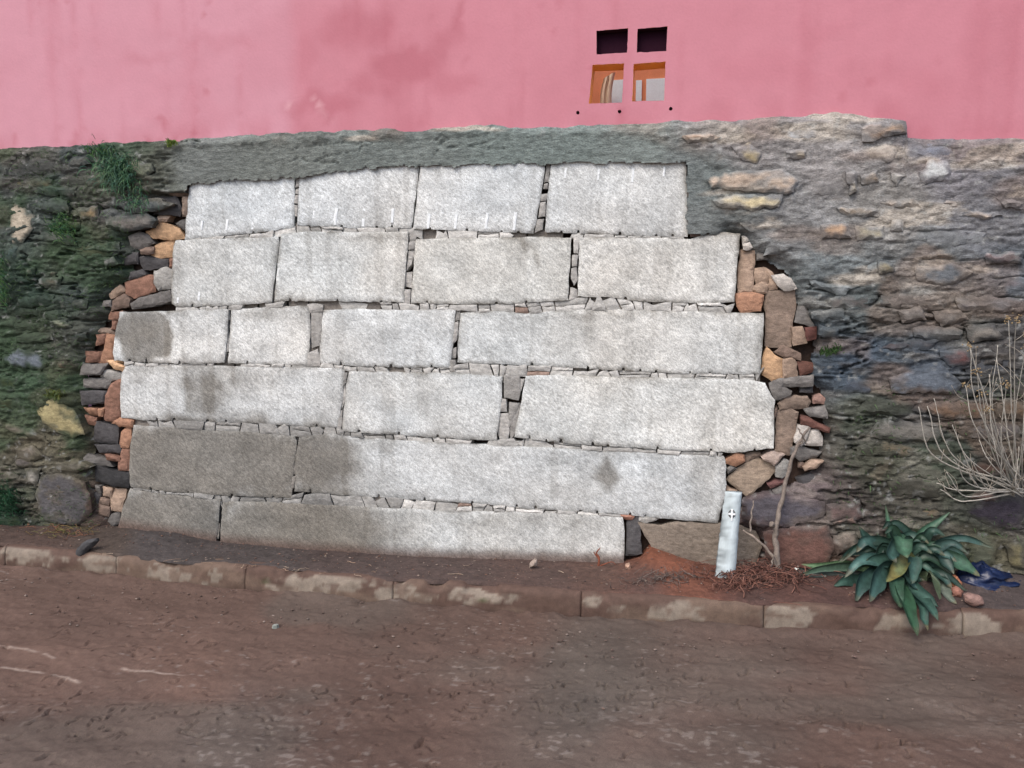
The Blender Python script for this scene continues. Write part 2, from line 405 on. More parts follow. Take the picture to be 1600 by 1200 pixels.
jx = [jx[0] - 3.6, jx[0] - 2.7, jx[0] - 1.8, jx[0] - .9] + jx + [jx[-1] + .95, jx[-1] + 1.9, jx[-1] + 2.8, jx[-1] + 3.7]
for a, b in zip(jx[:-1], jx[1:]): kerb_stone(a, b, rk)

# ---- verge: the earth strip between kerb and wall
BASE = [(-300, 815), (0, 822), (100, 822), (180, 826), (260, 838), (345, 852), (500, 865), (650, 875), (800, 878), (930, 881), (975, 882), (1000, 872), (1018, 852), (1045, 866), (1100, 884), (1160, 892), (1250, 888), (1350, 885), (1450, 890), (1600, 900), (1800, 905)]
BP = np.array([W(*p) for p in BASE])
def zbase(x): return np.interp(x, BP[:, 0], BP[:, 2])
SOILC = [(60, 838, (88, 70, 62)), (170, 832, (84, 72, 64)), (240, 845, (80, 74, 73)), (400, 862, (82, 74, 72)), (550, 878, (86, 72, 68)), (700, 892, (88, 72, 67)), (850, 895, (94, 74, 67)), (940, 888, (100, 76, 66)),
         (1020, 862, (142, 84, 58)), (1050, 880, (140, 84, 60)), (1095, 893, (122, 76, 58)), (1010, 905, (96, 74, 67)), (1160, 900, (104, 68, 58)), (1220, 895, (98, 68, 60)), (1180, 925, (90, 68, 62)), (1320, 915, (90, 66, 60)), (1450, 930, (84, 68, 64)), (1570, 935, (84, 74, 72))]
def verge_z(X, S):
    z0 = KH + .006; zb = zbase(X)
    e = S ** 1.2
    Z = z0 * (1 - e) + zb * e
    Z = Z + np.sin(np.pi * np.clip(S, 0, 1)) * (.018 * fbm(X * 2.3, S * 2, 51, 2) + .022 * (fbm(X * 9, S * 5, 52, 3) - .4) + .012 * (fbm(X * 30, S * 14, 53, 2) - .5))
    for (px, py, sx, ss, h) in [(1180, 905, .22, .3, .05), (1050, 872, .14, .25, .03), (1440, 915, .3, .4, .03), (1560, 910, .2, .3, .03), (230, 842, .25, .4, .03)]:
        p = G(px, py, .15); Z = Z + h * np.exp(-((X - p[0]) / sx) ** 2 - ((S - .55) / ss) ** 2)
    return Z
def yverge(X, S):
    y0 = ykerb(X) + .040 + .10 * (fbm(X * 5, X * 0, 54, 4) - .5); return y0 + S * (.10 - y0)
xs = axis(-4.2, 3.4, .010, 7.5, 1.3); ss = np.r_[[-.0], np.linspace(.01, 1, 66)]
X, S = np.meshgrid(xs, ss, indexing='ij'); Y = yverge(X, S); Z = verge_z(X, S); Z[:, 0] -= .02
PX, PY = proj(X, Y, Z)
C = desat(shepard(SOILC, np.clip(PX, 0, 1600), PY, 3.5), .12) * .72
C *= (1 + .5 * (fbm(X * 12, Y * 16, 55, 3) - .5))[..., None]
obj('verge', np.stack([X, Y, Z], -1).reshape(-1, 3), grid_faces(len(xs), len(ss)), M['soil'], C.reshape(-1, 3), origin=(0, 0, 0), kind='structure',
    label='strip of reddish brown earth between kerb and wall')
def verge_pt(px, py):            # where the earth strip meets a line of sight
    p = CAM + ray(px, py)[None] * np.arange(3.0, 5.6, .004)[:, None]
    y0 = ykerb(p[:, 0]) + .055; s = np.clip((p[:, 1] - y0) / (.10 - y0), 0, 1)
    z = np.where(p[:, 1] > y0 - .05, verge_z(p[:, 0], s), 0.0)
    k = np.nonzero(p[:, 2] <= z)[0]
    return p[k[0]] if len(k) else p[-1]
def verge_height(x, y):
    y0 = float(ykerb(x)) + .055; s = np.clip((y - y0) / (.10 - y0), 0, 1)
    return float(verge_z(np.array(float(x)), np.array(float(s))))

TOP = [(-300, 236), (0, 232), (60, 228), (150, 224), (200, 221), (270, 217), (350, 210), (440, 207), (520, 204), (590, 200), (650, 203), (735, 193), (800, 197), (900, 196), (960, 193), (1040, 190), (1100, 188),
       (1180, 183), (1260, 178), (1330, 175), (1365, 180), (1417, 187), (1421, 213), (1500, 216), (1560, 212), (1600, 214), (1900, 212)]
TP = np.array([W(a, b, -.03) for a, b in TOP])
def ztop(x): return np.interp(x, TP[:, 0], TP[:, 2])
# ================================================================== PINK HOUSE
FY = .035          # face of the painted facade
house = put('house', loc=(0, FY, 1.5), label='pink painted house wall with four small window openings above the stone wall', cat='house')
OPEN = [[(932, 48), (982, 44), (980, 82), (932, 85)], [(996, 45), (1043, 41), (1041, 80), (995, 82)],
        [(926, 101), (975, 99), (972, 160), (920, 162)], [(990, 100), (1040, 96), (1038, 157), (988, 158)]]
HOLES = [(903, 176), (968, 174.5), (1048, 170)]
def pinkcol(x, z):
    px, py = proj(x, 0 * x + FY, z)
    a = lin((199, 142, 156)); b = lin((195, 129, 142)); c = lin((179, 108, 121))
    t = (.75 * sstep(440, 468, px + 14 * (fbm(z * 6, z * 0, 60, 3) - .5)) + .25 * sstep(380, 700, px))[..., None]; C = a + (b - a) * t
    wx = 110 * (fbm(x * 5, z * 3, 61, 5) - .5); wy = 90 * (fbm(x * 5 + 9, z * 3, 62, 5) - .5)
    k = np.zeros_like(px)
    for (u, v, sx, sy, s) in [(640, 105, 60, 24, .9), (560, 40, 46, 40, .6), (715, 25, 16, 38, .8), (700, 130, 34, 24, .6), (510, 180, 62, 22, .75), (575, 140, 40, 22, .6), (490, 95, 30, 60, .35), (690, 80, 18, 36, .6), (1290, 50, 60, 16, .25),
                              (1200, 120, 90, 26, .25), (1560, 60, 60, 80, .3), (880, 130, 40, 60, .2), (340, 60, 60, 12, .25), (230, 90, 40, 12, .25), (290, 170, 80, 20, .2), (1450, 120, 130, 26, .22)]:
        k = np.maximum(k, .85 * s * sstep(1.45, .45, np.hypot((px + wx - u) / sx, (py + wy - v) / sy)))
    st = sstep(.52, .8, fbm(x * 16, z * 1.1, 63, 4)) * .22 + sstep(.3, .7, fbm(x * 7, z * 3, 67, 4)) * .30 * sstep(ztop(x) + .16, ztop(x), z)
    st = st + .35 * np.exp(-((fbm(x * 2.0, z * 1.3, 68, 4) - .5) / .004) ** 2) * sstep(.5, .6, fbm(x * .9, z * .9, 69, 2))
    k = np.clip(k * 1.15 + st * 1.5 + .2 * sstep(.5, .7, fbm(x * 1.2, z * 1.6, 64, 3)), 0, 1)
    C = C + k[..., None] * (c - C)
    p = sstep(.62, .72, fbm(x * 22, z * 22, 65, 3)) * sstep(1.2, .4, np.hypot((px - 480) / 45, (py - 170) / 40)) * .5
    C = C + p[..., None] * (lin((222, 178, 184)) - C)
    return C
def facade():
    lo, hi = -7.0, 7.0; z0, z1 = 2.43, 5.2; sp = .06
    polys = [[W(a, b, FY)[[0, 2]] for a, b in o] for o in OPEN]
    for (a, b) in HOLES:
        c = W(a, b, FY)[[0, 2]]; polys.append([c + np.array([.010 * math.cos(q), .010 * math.sin(q)]) for q in np.linspace(0, 2 * math.pi, 9)[:-1] + .2])
    pts = []; edges = []
    rect = resample([(lo, z0), (hi, z0), (hi, z1), (lo, z1)], .25)
    for P, s in [(rect, None)] + [(np.array(q), .02) for q in polys]:
        Q = P if s is None else resample(P, s); b = len(pts); n = len(Q)
        if s is not None: Q = Q + rng.normal(0, .0009, Q.shape)
        pts += [Vector(p) for p in Q]; edges += [(b + i, b + (i + 1) % n) for i in range(n)]
    gx, gz = np.meshgrid(np.arange(-3.8, 3.2, .035), np.arange(z0 + .05, 3.75, .035)); g = np.c_[gx.ravel(), gz.ravel()] + rng.uniform(-.01, .01, (gx.size, 2))
    for P in polys: g = g[~inpoly(g[:, 0], g[:, 1], np.array(P))]
    pts += [Vector(p) for p in g]
    r = delaunay_2d_cdt(pts, edges, [], 1, 1e-7)
    v = np.array([tuple(p) for p in r[0]]); F = np.array([tuple(t) for t in r[2]])
    c = v[F].mean(1); keep = np.ones(len(F), bool)
    for P in polys: keep &= ~inpoly(c[:, 0], c[:, 1], np.array(P))
    F = F[keep]
    s = (v[F[:, 1]] - v[F[:, 0]]); t = (v[F[:, 2]] - v[F[:, 0]]); flip = s[:, 0] * t[:, 1] - s[:, 1] * t[:, 0] < 0
    F[flip] = F[flip][:, ::-1]
    dmin = np.full(len(v), 9.)
    for P in polys: dmin = np.minimum(dmin, pdist(v[:, 0], v[:, 1], np.array(P)))
    Yv = FY + .010 * (fbm(v[:, 0] * 1.5, v[:, 1] * 1.5, 66, 3) - .5) * sstep(0, .15, dmin)
    obj('facade', np.c_[v[:, 0], Yv, v[:, 1]], F, M['pink'], pinkcol(v[:, 0], v[:, 1]), house)
    return polys
polys = facade()
for (a, b) in HOLES:
    c = W(a, b, FY); q = [(c[0] + .013 * math.cos(t), FY + .022, c[2] + .013 * math.sin(t)) for t in np.linspace(0, 2 * math.pi, 9)[:-1]]
    q += [(p[0], FY + .004, p[2]) for p in q]
    obj('screw_hole', q, [tuple(range(8))] + [(i, (i + 1) % 8, 8 + (i + 1) % 8, 8 + i) for i in range(8)], M['plain'], lin((60, 34, 40)), house, smooth=False)
def quadbox(x0, x1, y0, y1, z0, z1):
    v = [(x, y, z) for x in (x0, x1) for y in (y0, y1) for z in (z0, z1)]
    return v, [(0, 1, 3, 2), (4, 6, 7, 5), (0, 4, 5, 1), (2, 3, 7, 6), (0, 2, 6, 4), (1, 5, 7, 3)]
RV = .12
orange = lin((232, 164, 92)); pinkr = lin((205, 128, 146))
for i, P in enumerate(polys[:4]):
    P = np.array(P); c = P.mean(0)
    w = put('window', house, None, (c[0], FY, c[1]), label=('small dark upper window opening' if i < 2 else 'small open lower window opening with orange reveal'))
    n = len(P)
    v = [(p[0], FY + .001, p[1]) for p in P] + [(p[0] + (c[0] - p[0]) * .02, FY + RV, p[1] + (c[1] - p[1]) * .02) for p in P]
    f = [(k, (k + 1) % n, n + (k + 1) % n, n + k) for k in range(n)]
    vb = [tuple(c_) for c_ in v]
    obj('reveal', vb, f, M['plain'], (lin((70, 36, 46)) if i < 2 else lin((236, 176, 104))), w, smooth=False)
    if i < 2:
        Q = c + (P - c) * 1.02
        v, f = [(p[0], FY + .05, p[1]) for p in Q] + [(p[0], FY + .056, p[1]) for p in Q], [(0, 1, 2, 3), (4, 7, 6, 5), (0, 4, 5, 1), (1, 5, 6, 2), (2, 6, 7, 3), (3, 7, 4, 0)]
        obj('pane', v, f, M['glass'], None, w, smooth=False)
# the room behind: terracotta walls, far wall with openings, no ceiling so daylight falls in
RY0, RY1 = FY + RV + .02, 2.1
xa, xb, za, zb = -.9, 2.3, 2.3, 4.05
terra = lin((218, 138, 100))
fw = [W(1003, 128, RY1), W(1016, 162, RY1)]
wins = []
for (a, b, c_, d) in [((954, 128), (974, 128), (974, 175), (952, 175)), ((997, 128), (1001, 128), (1000, 175), (995, 175)), ((1013, 126), (1052, 124), (1052, 175), (1011, 175))]:
    q = np.array([W(*p, RY1) for p in (a, b, c_, d)]); wins.append((q[:, 0].min(), q[:, 0].max(), max(za + .05, q[:, 2].min()), q[:, 2].max()))
wins += [(-.85, wins[0][0] - .35, za + .05, za + 1.6), (wins[2][1] + .30, 2.25, za + .05, za + 1.6)]  # unseen side openings added to let more daylight into the room
rects = sorted(wins)
def box(name, c, *q):
    v, f = quadbox(*q); obj(name, v, f, M['plain'], c, house, smooth=False)
xcur = xa
for (x0, x1, z0_, z1_) in rects:
    if x0 > xcur: box('room_wall', terra, xcur, x0, RY1, RY1 + .1, za, zb)
    box('room_wall', terra, x0, x1, RY1 + .001, RY1 + .099, z1_, zb)
    box('room_wall', terra, x0, x1, RY1 + .001, RY1 + .099, za, z0_)
    xcur = x1
box('room_wall', terra, xcur, xb, RY1, RY1 + .1, za, zb)
box('room_wall', terra, xa - .1, xa, RY0, RY1 + .1, za, zb); box('room_wall', terra, xb, xb + .1, RY0, RY1 + .1, za, zb)
box('room_floor', terra, xa - .1, xb + .1, RY0, RY1 + .1, za - .1, za - .001)
for (x0, x1, z0_, z1_) in wins[:3]:
    box('pale_panel', lin((228, 240, 246)), x0 - .01, x1 + .01, RY1 - .012, RY1 + .015, z0_ - .01, z1_ + .01)  # opaque white boards, the brightness of the far openings put into their colour
# beige curtain inside the lower left opening
cv = []; cf = []
for j in range(14):
    t = j / 13
    for i in range(16):
        s = i / 15; px_ = 938 + 16 * s + (6 - 10 * t) * (1 - t) + (2 if i > 12 else 0); py_ = 112 + 56 * t + 10 * (1 - s) * (1 - t)
        p = W(px_, py_, RY1 - .12 + .012 * math.sin(s * 14)); cv.append(p)
cf = [tuple(q) for q in grid_faces(14, 16)]
obj('curtain', cv, cf, M['plain'], lin((226, 204, 178)), house)
# side walls, and a roof slab cut short to let daylight into the room
pk = lin((214, 146, 163))
box('side_wall', pk, -7, -6.8, FY + .01, 5, 0, 5.19); box('side_wall', pk, 6.8, 7, FY + .01, 5, 0, 5.19)
box('roof', lin((150, 140, 135)), -7.3, 7.3, FY - .06, .30, 5.2, 5.36)

# ================================================================== STONE WALL
rub = put('rubble_wall', loc=(0, 0, .1), label='old dark mossy rubble stone wall with grey mortar under the pink house', cat='stone wall')
gra = put('granite_block_wall', loc=(0, 0, .1), label='repaired wall section of large pale granite blocks in six courses', cat='block wall')

HOLE = [(262, 300), (285, 300), (292, 288), (330, 281), (400, 279), (460, 274), (520, 268), (570, 261), (650, 257), (760, 254), (850, 253), (960, 252), (1072, 251), (1075, 255), (1076, 366), (1150, 364), (1165, 372),
        (1178, 392), (1205, 405), (1240, 428), (1248, 470), (1272, 510), (1278, 535), (1272, 570), (1268, 590), (1288, 612), (1288, 640), (1298, 680), (1288, 700), (1286, 735), (1230, 768), (1190, 776), (1162, 800), (1140, 826), (1182, 834), (1188, 858), (1166, 895), (1166, 980),
        (165, 980), (165, 826), (155, 800), (146, 770), (143, 735), (130, 715), (142, 690), (128, 660), (125, 640), (130, 610), (122, 585), (130, 570), (132, 550), (148, 525), (148, 510), (165, 490), (160, 475), (168, 455), (185, 440), (198, 430), (190, 410), (210, 395), (195, 380), (200, 362), (225, 347), (240, 335), (238, 312)]
HOLE = np.array(HOLE, float)
WALLC = [(30, 260, (74, 78, 78)), (100, 260, (64, 72, 74)), (180, 260, (58, 76, 62)), (245, 250, (74, 78, 72)), (60, 330, (72, 82, 80)), (120, 380, (68, 80, 64)), (200, 330, (78, 82, 84)), (40, 450, (48, 64, 56)), (130, 450, (58, 68, 66)),
         (50, 520, (54, 66, 52)), (130, 520, (70, 75, 70)), (40, 600, (46, 62, 54)), (100, 600, (62, 68, 58)), (40, 680, (88, 84, 72)), (100, 710, (90, 88, 74)), (30, 760, (82, 84, 78)), (90, 760, (86, 82, 78)), (20, 800, (42, 62, 50)), (150, 800, (78, 66, 62)),
         (300, 240, (100, 106, 106)), (420, 235, (98, 104, 103)), (600, 225, (102, 110, 110)), (850, 228, (102, 113, 113)), (1000, 225, (105, 114, 114)), (1100, 280, (100, 108, 110)), (1090, 330, (98, 104, 106)),
         (1150, 205, (128, 126, 128)), (1300, 240, (132, 131, 133)), (1500, 240, (116, 116, 123)), (1250, 330, (120, 122, 125)), (1400, 330, (122, 122, 122)), (1550, 330, (110, 112, 118)), (1300, 420, (96, 103, 107)), (1450, 420, (98, 103, 107)), (1570, 430, (86, 93, 102)),
         (1350, 500, (78, 85, 87)), (1500, 490, (86, 87, 86)), (1330, 560, (58, 69, 82)), (1450, 580, (68, 76, 87)), (1560, 560, (70, 69, 70)), (1350, 640, (68, 70, 66)), (1450, 650, (66, 67, 70)), (1560, 650, (60, 63, 63)), (1380, 720, (66, 68, 60)),
         (1480, 740, (58, 66, 58)), (1330, 790, (72, 67, 66)), (1450, 800, (74, 73, 68)), (1250, 800, (80, 72, 76)), (1250, 860, (88, 70, 64)), (1580, 800, (60, 52, 64)), (1550, 870, (78, 77, 64))]
WALB = 1.5
def wallcol(px, py, x, z):
    wx = 70 * (fbm(x * 3, z * 5, 71, 3) - .5); wy = 60 * (fbm(x * 3 + 5, z * 5, 72, 3) - .5)
    qx = np.clip(px + wx, -20, 1620)
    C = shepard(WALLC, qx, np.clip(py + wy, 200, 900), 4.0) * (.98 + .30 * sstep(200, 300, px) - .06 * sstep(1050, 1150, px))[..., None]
    fr = fresh(px, py); n = fbm(x * 5, z * 14, 73, 4); C = C * (1 + (1.0 - .6 * fr) * (n - .5))[..., None]
    # lime and lichen blotches on the old work
    up = sstep(500, 380, py) * sstep(1090, 1150, px)
    pale = sstep(.60, .72, fbm(x * 3.6 + 3, z * 11, 74, 4)) * (.25 + .75 * up) * (1 - fr) * sstep(1000, 1100, px) * .7
    for (a, b, sx, sy) in [(1270, 208, 75, 15), (1395, 232, 42, 13), (1130, 216, 60, 10), (1345, 183, 30, 8), (1150, 300, 50, 7), (1340, 440, 45, 12), (1450, 322, 35, 10), (730, 201, 60, 5), (560, 213, 30, 5)]:
        pale = np.maximum(pale, .75 * sstep(1.15, .6, np.hypot((px + wx * .5 - a) / sx, (py + wy * .3 - b) / sy)))
    C = C + .95 * pale[..., None] * (lin((174, 168, 160)) - C)
    C = C * np.array([.95, .93, .885])
    sp = sstep(.72, .8, fbm(x * 34, z * 40, 75, 2)) * (1 - fr) * .5
    C = C + sp[..., None] * (lin((150, 152, 150)) - C)
    mo = sstep(.44, .60, fbm(x * 2.6, z * 3.6, 76, 4)) * np.maximum(sstep(300, 140, px), .45 * sstep(1250, 1350, px) * sstep(560, 700, py))
    C = C + .75 * mo[..., None] * (lin((48, 66, 46)) * 1.1 - C)
    br = sstep(.56, .68, fbm(x * 2.9 + 7, z * 5, 77, 3)) * (1 - fr) * (.35 + .65 * sstep(150, 400, px))
    C = C + .35 * br[..., None] * (lin((112, 92, 78)) * 1.2 - C)
    return C
FRESH = np.array([(262, 226), (330, 222), (430, 220), (560, 216), (680, 212), (800, 210), (900, 206), (1010, 210), (1060, 232), (1100, 246), (1125, 270), (1112, 320), (1135, 345), (1128, 372), (1060, 372), (1060, 262), (700, 268), (300, 296), (262, 305), (255, 270)], float)
def fresh(px, py):
    d = pdist(px, py, FRESH); s = np.where(inpoly(px, py, FRESH), -d, d)
    s = s + 26 * (fbm(px / 42, py / 30, 97, 4) - .5)
    return sstep(12, -12, s)
def strata(x, z):
    w = fbm(x * 1.4, z * 2.2, 81, 3); ph = z * 15 + 3.4 * w + 1.2 * fbm(x * 5, z * 5, 82, 2)
    k = np.floor(ph); fr = ph - k
    amp = hsh(k.astype(int), np.floor(x * 2.4 + hsh(k.astype(int), k.astype(int) * 0 + 3, 5) * 7).astype(int), 9)
    return amp, fr
def build_sheet():
    xs = axis(-3.75, 3.05, .0078, 6.9, 1.2); xs = xs[(xs > -6.9) & (xs < 6.9)]; nz = 330
    t = np.r_[np.linspace(0, 1, nz)]
    zt = ztop(xs) + .013 * (fbm(xs * 11, xs * 0, 83, 5) - .5) * 2; z0 = -.08
    low = np.interp(xs, *np.array([W(a, b, -.03)[[0, 2]] for a, b in TOP if not 1100 < a < 1420]).T)
    X = np.repeat(xs[:, None], nz, 1); Z = z0 + t[None] * (low - z0)[:, None] + (zt - low)[:, None] * sstep(.80, 1, t)[None]
    PX, PY = proj(X, 0 * X - .03, Z)
    fr = fresh(PX, PY); d = pdist(PX, PY, HOLE); ins = inpoly(PX, PY, HOLE)
    amp, f = strata(X, Z)
    old = -.024 - .018 * (fbm(X * 3, Z * 8, 84, 4) - .5) * 2
    ledge = (amp * .010) * (sstep(0, .22, f) * (1 - f * .75))
    rough = .030 * (fbm(X * 13, Z * 38, 85, 4) - .5) + .020 * (fbm(X * 42, Z * 75, 86, 2) - .5) - .010 * (np.abs(fbm(X * 7, Z * 36, 98, 3) - .5) * 4 - .5) * sstep(.38, .6, fbm(X * 1.8, Z * 3.2, 99, 3)) * sstep(250, 470, np.where(PX < 350, 600, PY))
    cr = np.exp(-((fbm(X * 2.3, Z * 12, 87, 4) - .5) / .016) ** 2) * sstep(.38, .55, fbm(X * 1.1, Z * 2.5, 88, 2)) * .045
    soft = .22 + .70 * sstep(340, 500, PY)      # upper courses are slurried over with mortar, lower ones are not
    soft = np.where(PX < 350, .9, soft)
    Yo = old - ledge * soft + rough * (.5 + .5 * soft) + cr * soft
    Yf = -.014 + .006 * (fbm(X * 4, Z * 7, 89, 3) - .5) * 2 + .005 * (fbm(X * 22, Z * 34, 90, 3) - .5) + .013 * np.exp(-((fbm(X * 3.4, Z * 15, 91, 3) - .5) / .016) ** 2) * sstep(.5, .62, fbm(X * 2, Z * 4, 92, 2))
    Y = Yo * (1 - fr) + Yf * fr
    edge = np.clip(1 - d / 26, 0, 1) ** 1.5 * (1 - fr) * (PY > 300)
    Y = Y + .085 * edge
    # roll back at the top to the facade
    back = sstep(.985, 1.0, t)[None]; Y = Y + back * .022
    Vt = np.stack([X, Y, Z], -1)
    cap = Vt[:, -1:].copy(); cap[:, :, 1] = FY + .03; cap[:, :, 2] += .004
    V = np.concatenate([Vt, cap], 1); n2 = nz + 1
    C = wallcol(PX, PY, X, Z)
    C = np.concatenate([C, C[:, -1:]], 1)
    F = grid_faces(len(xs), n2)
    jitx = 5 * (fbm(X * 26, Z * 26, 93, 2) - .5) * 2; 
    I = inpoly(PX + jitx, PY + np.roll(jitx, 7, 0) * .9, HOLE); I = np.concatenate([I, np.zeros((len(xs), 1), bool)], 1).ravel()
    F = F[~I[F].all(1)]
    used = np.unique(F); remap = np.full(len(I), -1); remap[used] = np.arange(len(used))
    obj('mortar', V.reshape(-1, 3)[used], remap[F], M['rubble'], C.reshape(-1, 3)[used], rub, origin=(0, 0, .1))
build_sheet()
# dark earth core behind the dry-laid stones
xs = np.arange(-2.9, 2.3, .03); zs = np.arange(-.05, 2.5, .03); X, Z = np.meshgrid(xs, zs, indexing='ij')
Y = .085 + .03 * (fbm(X * 9, Z * 9, 95, 3) - .5)
C = lin((58, 45, 39)) * (1 + .8 * (fbm(X * 6, Z * 9, 96, 3) - .5))[..., None]
obj('earth_core', np.stack([X, Y, Z], -1).reshape(-1, 3), grid_faces(len(xs), len(zs)), M['soil'], C.reshape(-1, 3), gra, origin=(0, 0, .1))

# ---- the cut granite blocks, six courses
BL = [
 [[(298, 282), (330, 277), (400, 275), (460, 268), (459, 300), (459, 355), (420, 361), (340, 369), (289, 374), (291, 330)],
  [(468, 272), (520, 264), (570, 257), (651, 253), (654, 262), (648, 310), (642, 356), (560, 356), (500, 353), (464, 351), (466, 310)],
  [(657, 255), (700, 252), (760, 250), (852, 249), (846, 300), (833, 365), (760, 361), (700, 359), (646, 357), (651, 310)],
  [(862, 250), (930, 249), (1000, 248), (1071, 247), (1073, 300), (1074, 369), (1000, 368), (930, 365), (852, 362), (855, 310)]],
 [[(274, 376), (340, 373), (434, 370), (436, 380), (430, 420), (424, 472), (390, 475), (330, 478), (275, 479), (268, 474), (268, 430), (271, 385)],
  [(439, 366), (480, 362), (560, 363), (636, 362), (637, 375), (633, 420), (630, 472), (560, 471), (500, 470), (428, 470), (433, 420)],
  [(650, 374), (700, 373), (760, 372), (830, 370), (892, 372), (890, 410), (887, 468), (850, 471), (800, 474), (720, 475), (642, 473), (646, 420)],
  [(906, 371), (960, 371), (1040, 372), (1078, 374), (1100, 368), (1130, 363), (1156, 366), (1153, 400), (1147, 472), (1100, 473), (1000, 471), (950, 464), (903, 463), (904, 420)]],
 [[(187, 488), (230, 487), (290, 485), (352, 483), (356, 485), (355, 520), (349, 566), (310, 568), (250, 567), (178, 563), (176, 550), (180, 520)],
  [(361, 484), (420, 480), (478, 478), (483, 481), (484, 510), (483, 540), (479, 570), (420, 569), (356, 567), (358, 530)],
  [(505, 485), (560, 483), (640, 485), (706, 483), (711, 486), (707, 540), (702, 574), (640, 574), (560, 572), (502, 567), (499, 555), (502, 520)],
  [(720, 490), (760, 486), (830, 489), (900, 485), (1000, 484), (1100, 488), (1193, 490), (1192, 530), (1187, 584), (1140, 584), (1050, 583), (950, 578), (860, 572), (780, 569), (715, 566), (716, 530)]],
 [[(196, 572), (230, 572), (300, 571), (380, 573), (460, 574), (533, 576), (538, 579), (535, 620), (527, 668), (460, 665), (400, 661), (300, 658), (220, 656), (189, 652), (187, 620), (190, 585)],
  [(545, 581), (600, 581), (680, 583), (784, 588), (784, 620), (775, 688), (720, 686), (650, 681), (590, 677), (534, 674), (537, 640), (541, 600)],
  [(822, 588), (860, 586), (950, 589), (1050, 591), (1130, 593), (1165, 593), (1195, 599), (1210, 625), (1209, 700), (1150, 707), (1080, 704), (1000, 700), (900, 694), (804, 683), (808, 660), (816, 620)]],
 [[(209, 665), (260, 668), (320, 673), (380, 675), (460, 682), (463, 690), (458, 730), (455, 778), (400, 776), (330, 773), (260, 768), (204, 761), (201, 750), (203, 700)],
  [(467, 683), (520, 678), (560, 684), (660, 690), (800, 697), (940, 704), (1060, 710), (1131, 713), (1134, 720), (1134, 770), (1121, 817), (1060, 812), (960, 803), (860, 797), (760, 788), (640, 780), (540, 774), (460, 768), (462, 720)]],
 [[(203, 764), (240, 770), (300, 776), (344, 781), (341, 810), (337, 845), (337, 885), (178, 860), (184, 826), (193, 790)],
  [(348, 784), (420, 785), (500, 789), (600, 794), (700, 799), (800, 800), (900, 804), (972, 808), (976, 830), (974, 905), (700, 905), (344, 885), (344, 830)]]]
def grow(P, e=.5):
    P = np.array(P, float); c = (P.min(0) + P.max(0)) / 2; h = np.ptp(P, 0) / 2; return c + (P - c) * (1 + e / h)
def toothed(P, seed):
    """worn drill holes along the lower arris"""
    r = np.random.default_rng(seed); P = [np.array(p, float) for p in P]; n = len(P); outp = []
    cy = np.mean([p[1] for p in P])
    for i in range(n):
        a, b = P[i], P[(i + 1) % n]; outp.append(a); e = b - a; L = np.linalg.norm(e)
        if a[1] > cy + 20 and b[1] > cy + 20 and abs(e[0]) > 25 and abs(e[1]) < 14:
            k = int(L // 24); 
            for j in range(1, k):
                if r.random() < .75:
                    c = a + e * (j + r.uniform(-.12, .12)) / k; w = r.uniform(2.0, 3.2); h = r.uniform(3, 6); u = e / L
                    outp += [c - u * w, c - u * w * .6 - np.array([0, h * .8]), c - np.array([0, h]), c + u * w * .6 - np.array([0, h * .8]), c + u * w]
    return outp
STAIN = [(228, 525, 42, 46, .85, 5), (205, 490, 40, 14, .4, 8), (300, 562, 22, 9, .5, 6), (322, 612, 24, 44, .8, 14), (225, 575, 40, 14, .5, 10), (345, 580, 50, 14, .4, 12), (330, 720, 175, 70, 1.0, 20), (500, 715, 60, 60, .95, 34), (600, 775, 60, 12, .4, 12), (948, 738, 17, 30, .85, 8),
         (270, 815, 110, 60, 1.0, 20), (465, 830, 165, 80, 1.0, 40), (820, 378, 20, 9, .5, 6), (832, 398, 5, 22, .5, 4), (410, 486, 50, 10, .45, 8), (700, 880, 320, 18, .5, 8), (780, 812, 70, 14, .4, 14), (1060, 712, 60, 6, .5, 5), (860, 810, 110, 16, .35, 14),
         (560, 365, 90, 7, .35, 6), (980, 487, 120, 7, .35, 6), (620, 690, 160, 6, .4, 6), (630, 605, 10, 8, .3, 4), (740, 690, 160, 6, .4, 6)]
def granite_col(V, C, d):
    px, py = proj(V[:, 0], V[:, 1], V[:, 2]); x, z = V[:, 0], V[:, 2]
    wx = 34 * (fbm(x * 8, z * 8, 101, 5) - .5) * 2; wy = 30 * (fbm(x * 8 + 4, z * 8, 102, 5) - .5) * 2
    k = np.zeros_like(px)
    for (a, b, sx, sy, s, so_) in STAIN:
        r_ = np.hypot((px + wx * .8 - a) / sx, (py + wy * .8 - b) / sy); w = so_ / min(sx, sy)
        k = np.maximum(k, s * sstep(1 + w, 1 - w, r_))
    k = np.clip(k + .15 * sstep(.5, .7, fbm(x * 3, z * 3.4, 103, 4)), 0, 1)
    warm = (fbm(x * 1.6, z * 2.2, 104, 3) - .5)[:, None] * np.array([.10, .0, -.10])
    D = C * (1 + warm) * (1 + .22 * (fbm(x * 24 + z * 9, z * 15, 105, 3) - .5))[:, None]
    ed = sstep(.022, .0, d) * sstep(.40, .62, fbm(x * 11, z * 11, 106, 3)) * .55 + sstep(.07, .0, d) * sstep(.52, .7, fbm(x * 5, z * 5, 107, 3)) * .35
    k = np.maximum(k, ed)
    run = sstep(.58, .74, fbm(x * 16, z * 1.6, 108, 3)) * .22; k = np.clip(k + run, 0, 1)
    dark = D * np.array([.36, .335, .305])
    D = D + k[:, None] * (dark - D)
    soil = sstep(0, 1, 1 - (py - np.interp(px, [p[0] for p in BASE], [p[1] for p in BASE]) + 26) / 22.0); soil = (1 - soil) * .8 * (py > 800)
    return D + soil[:, None] * (lin((96, 76, 68)) - D)
gcol = lin((203, 206, 205))
blocks = {}
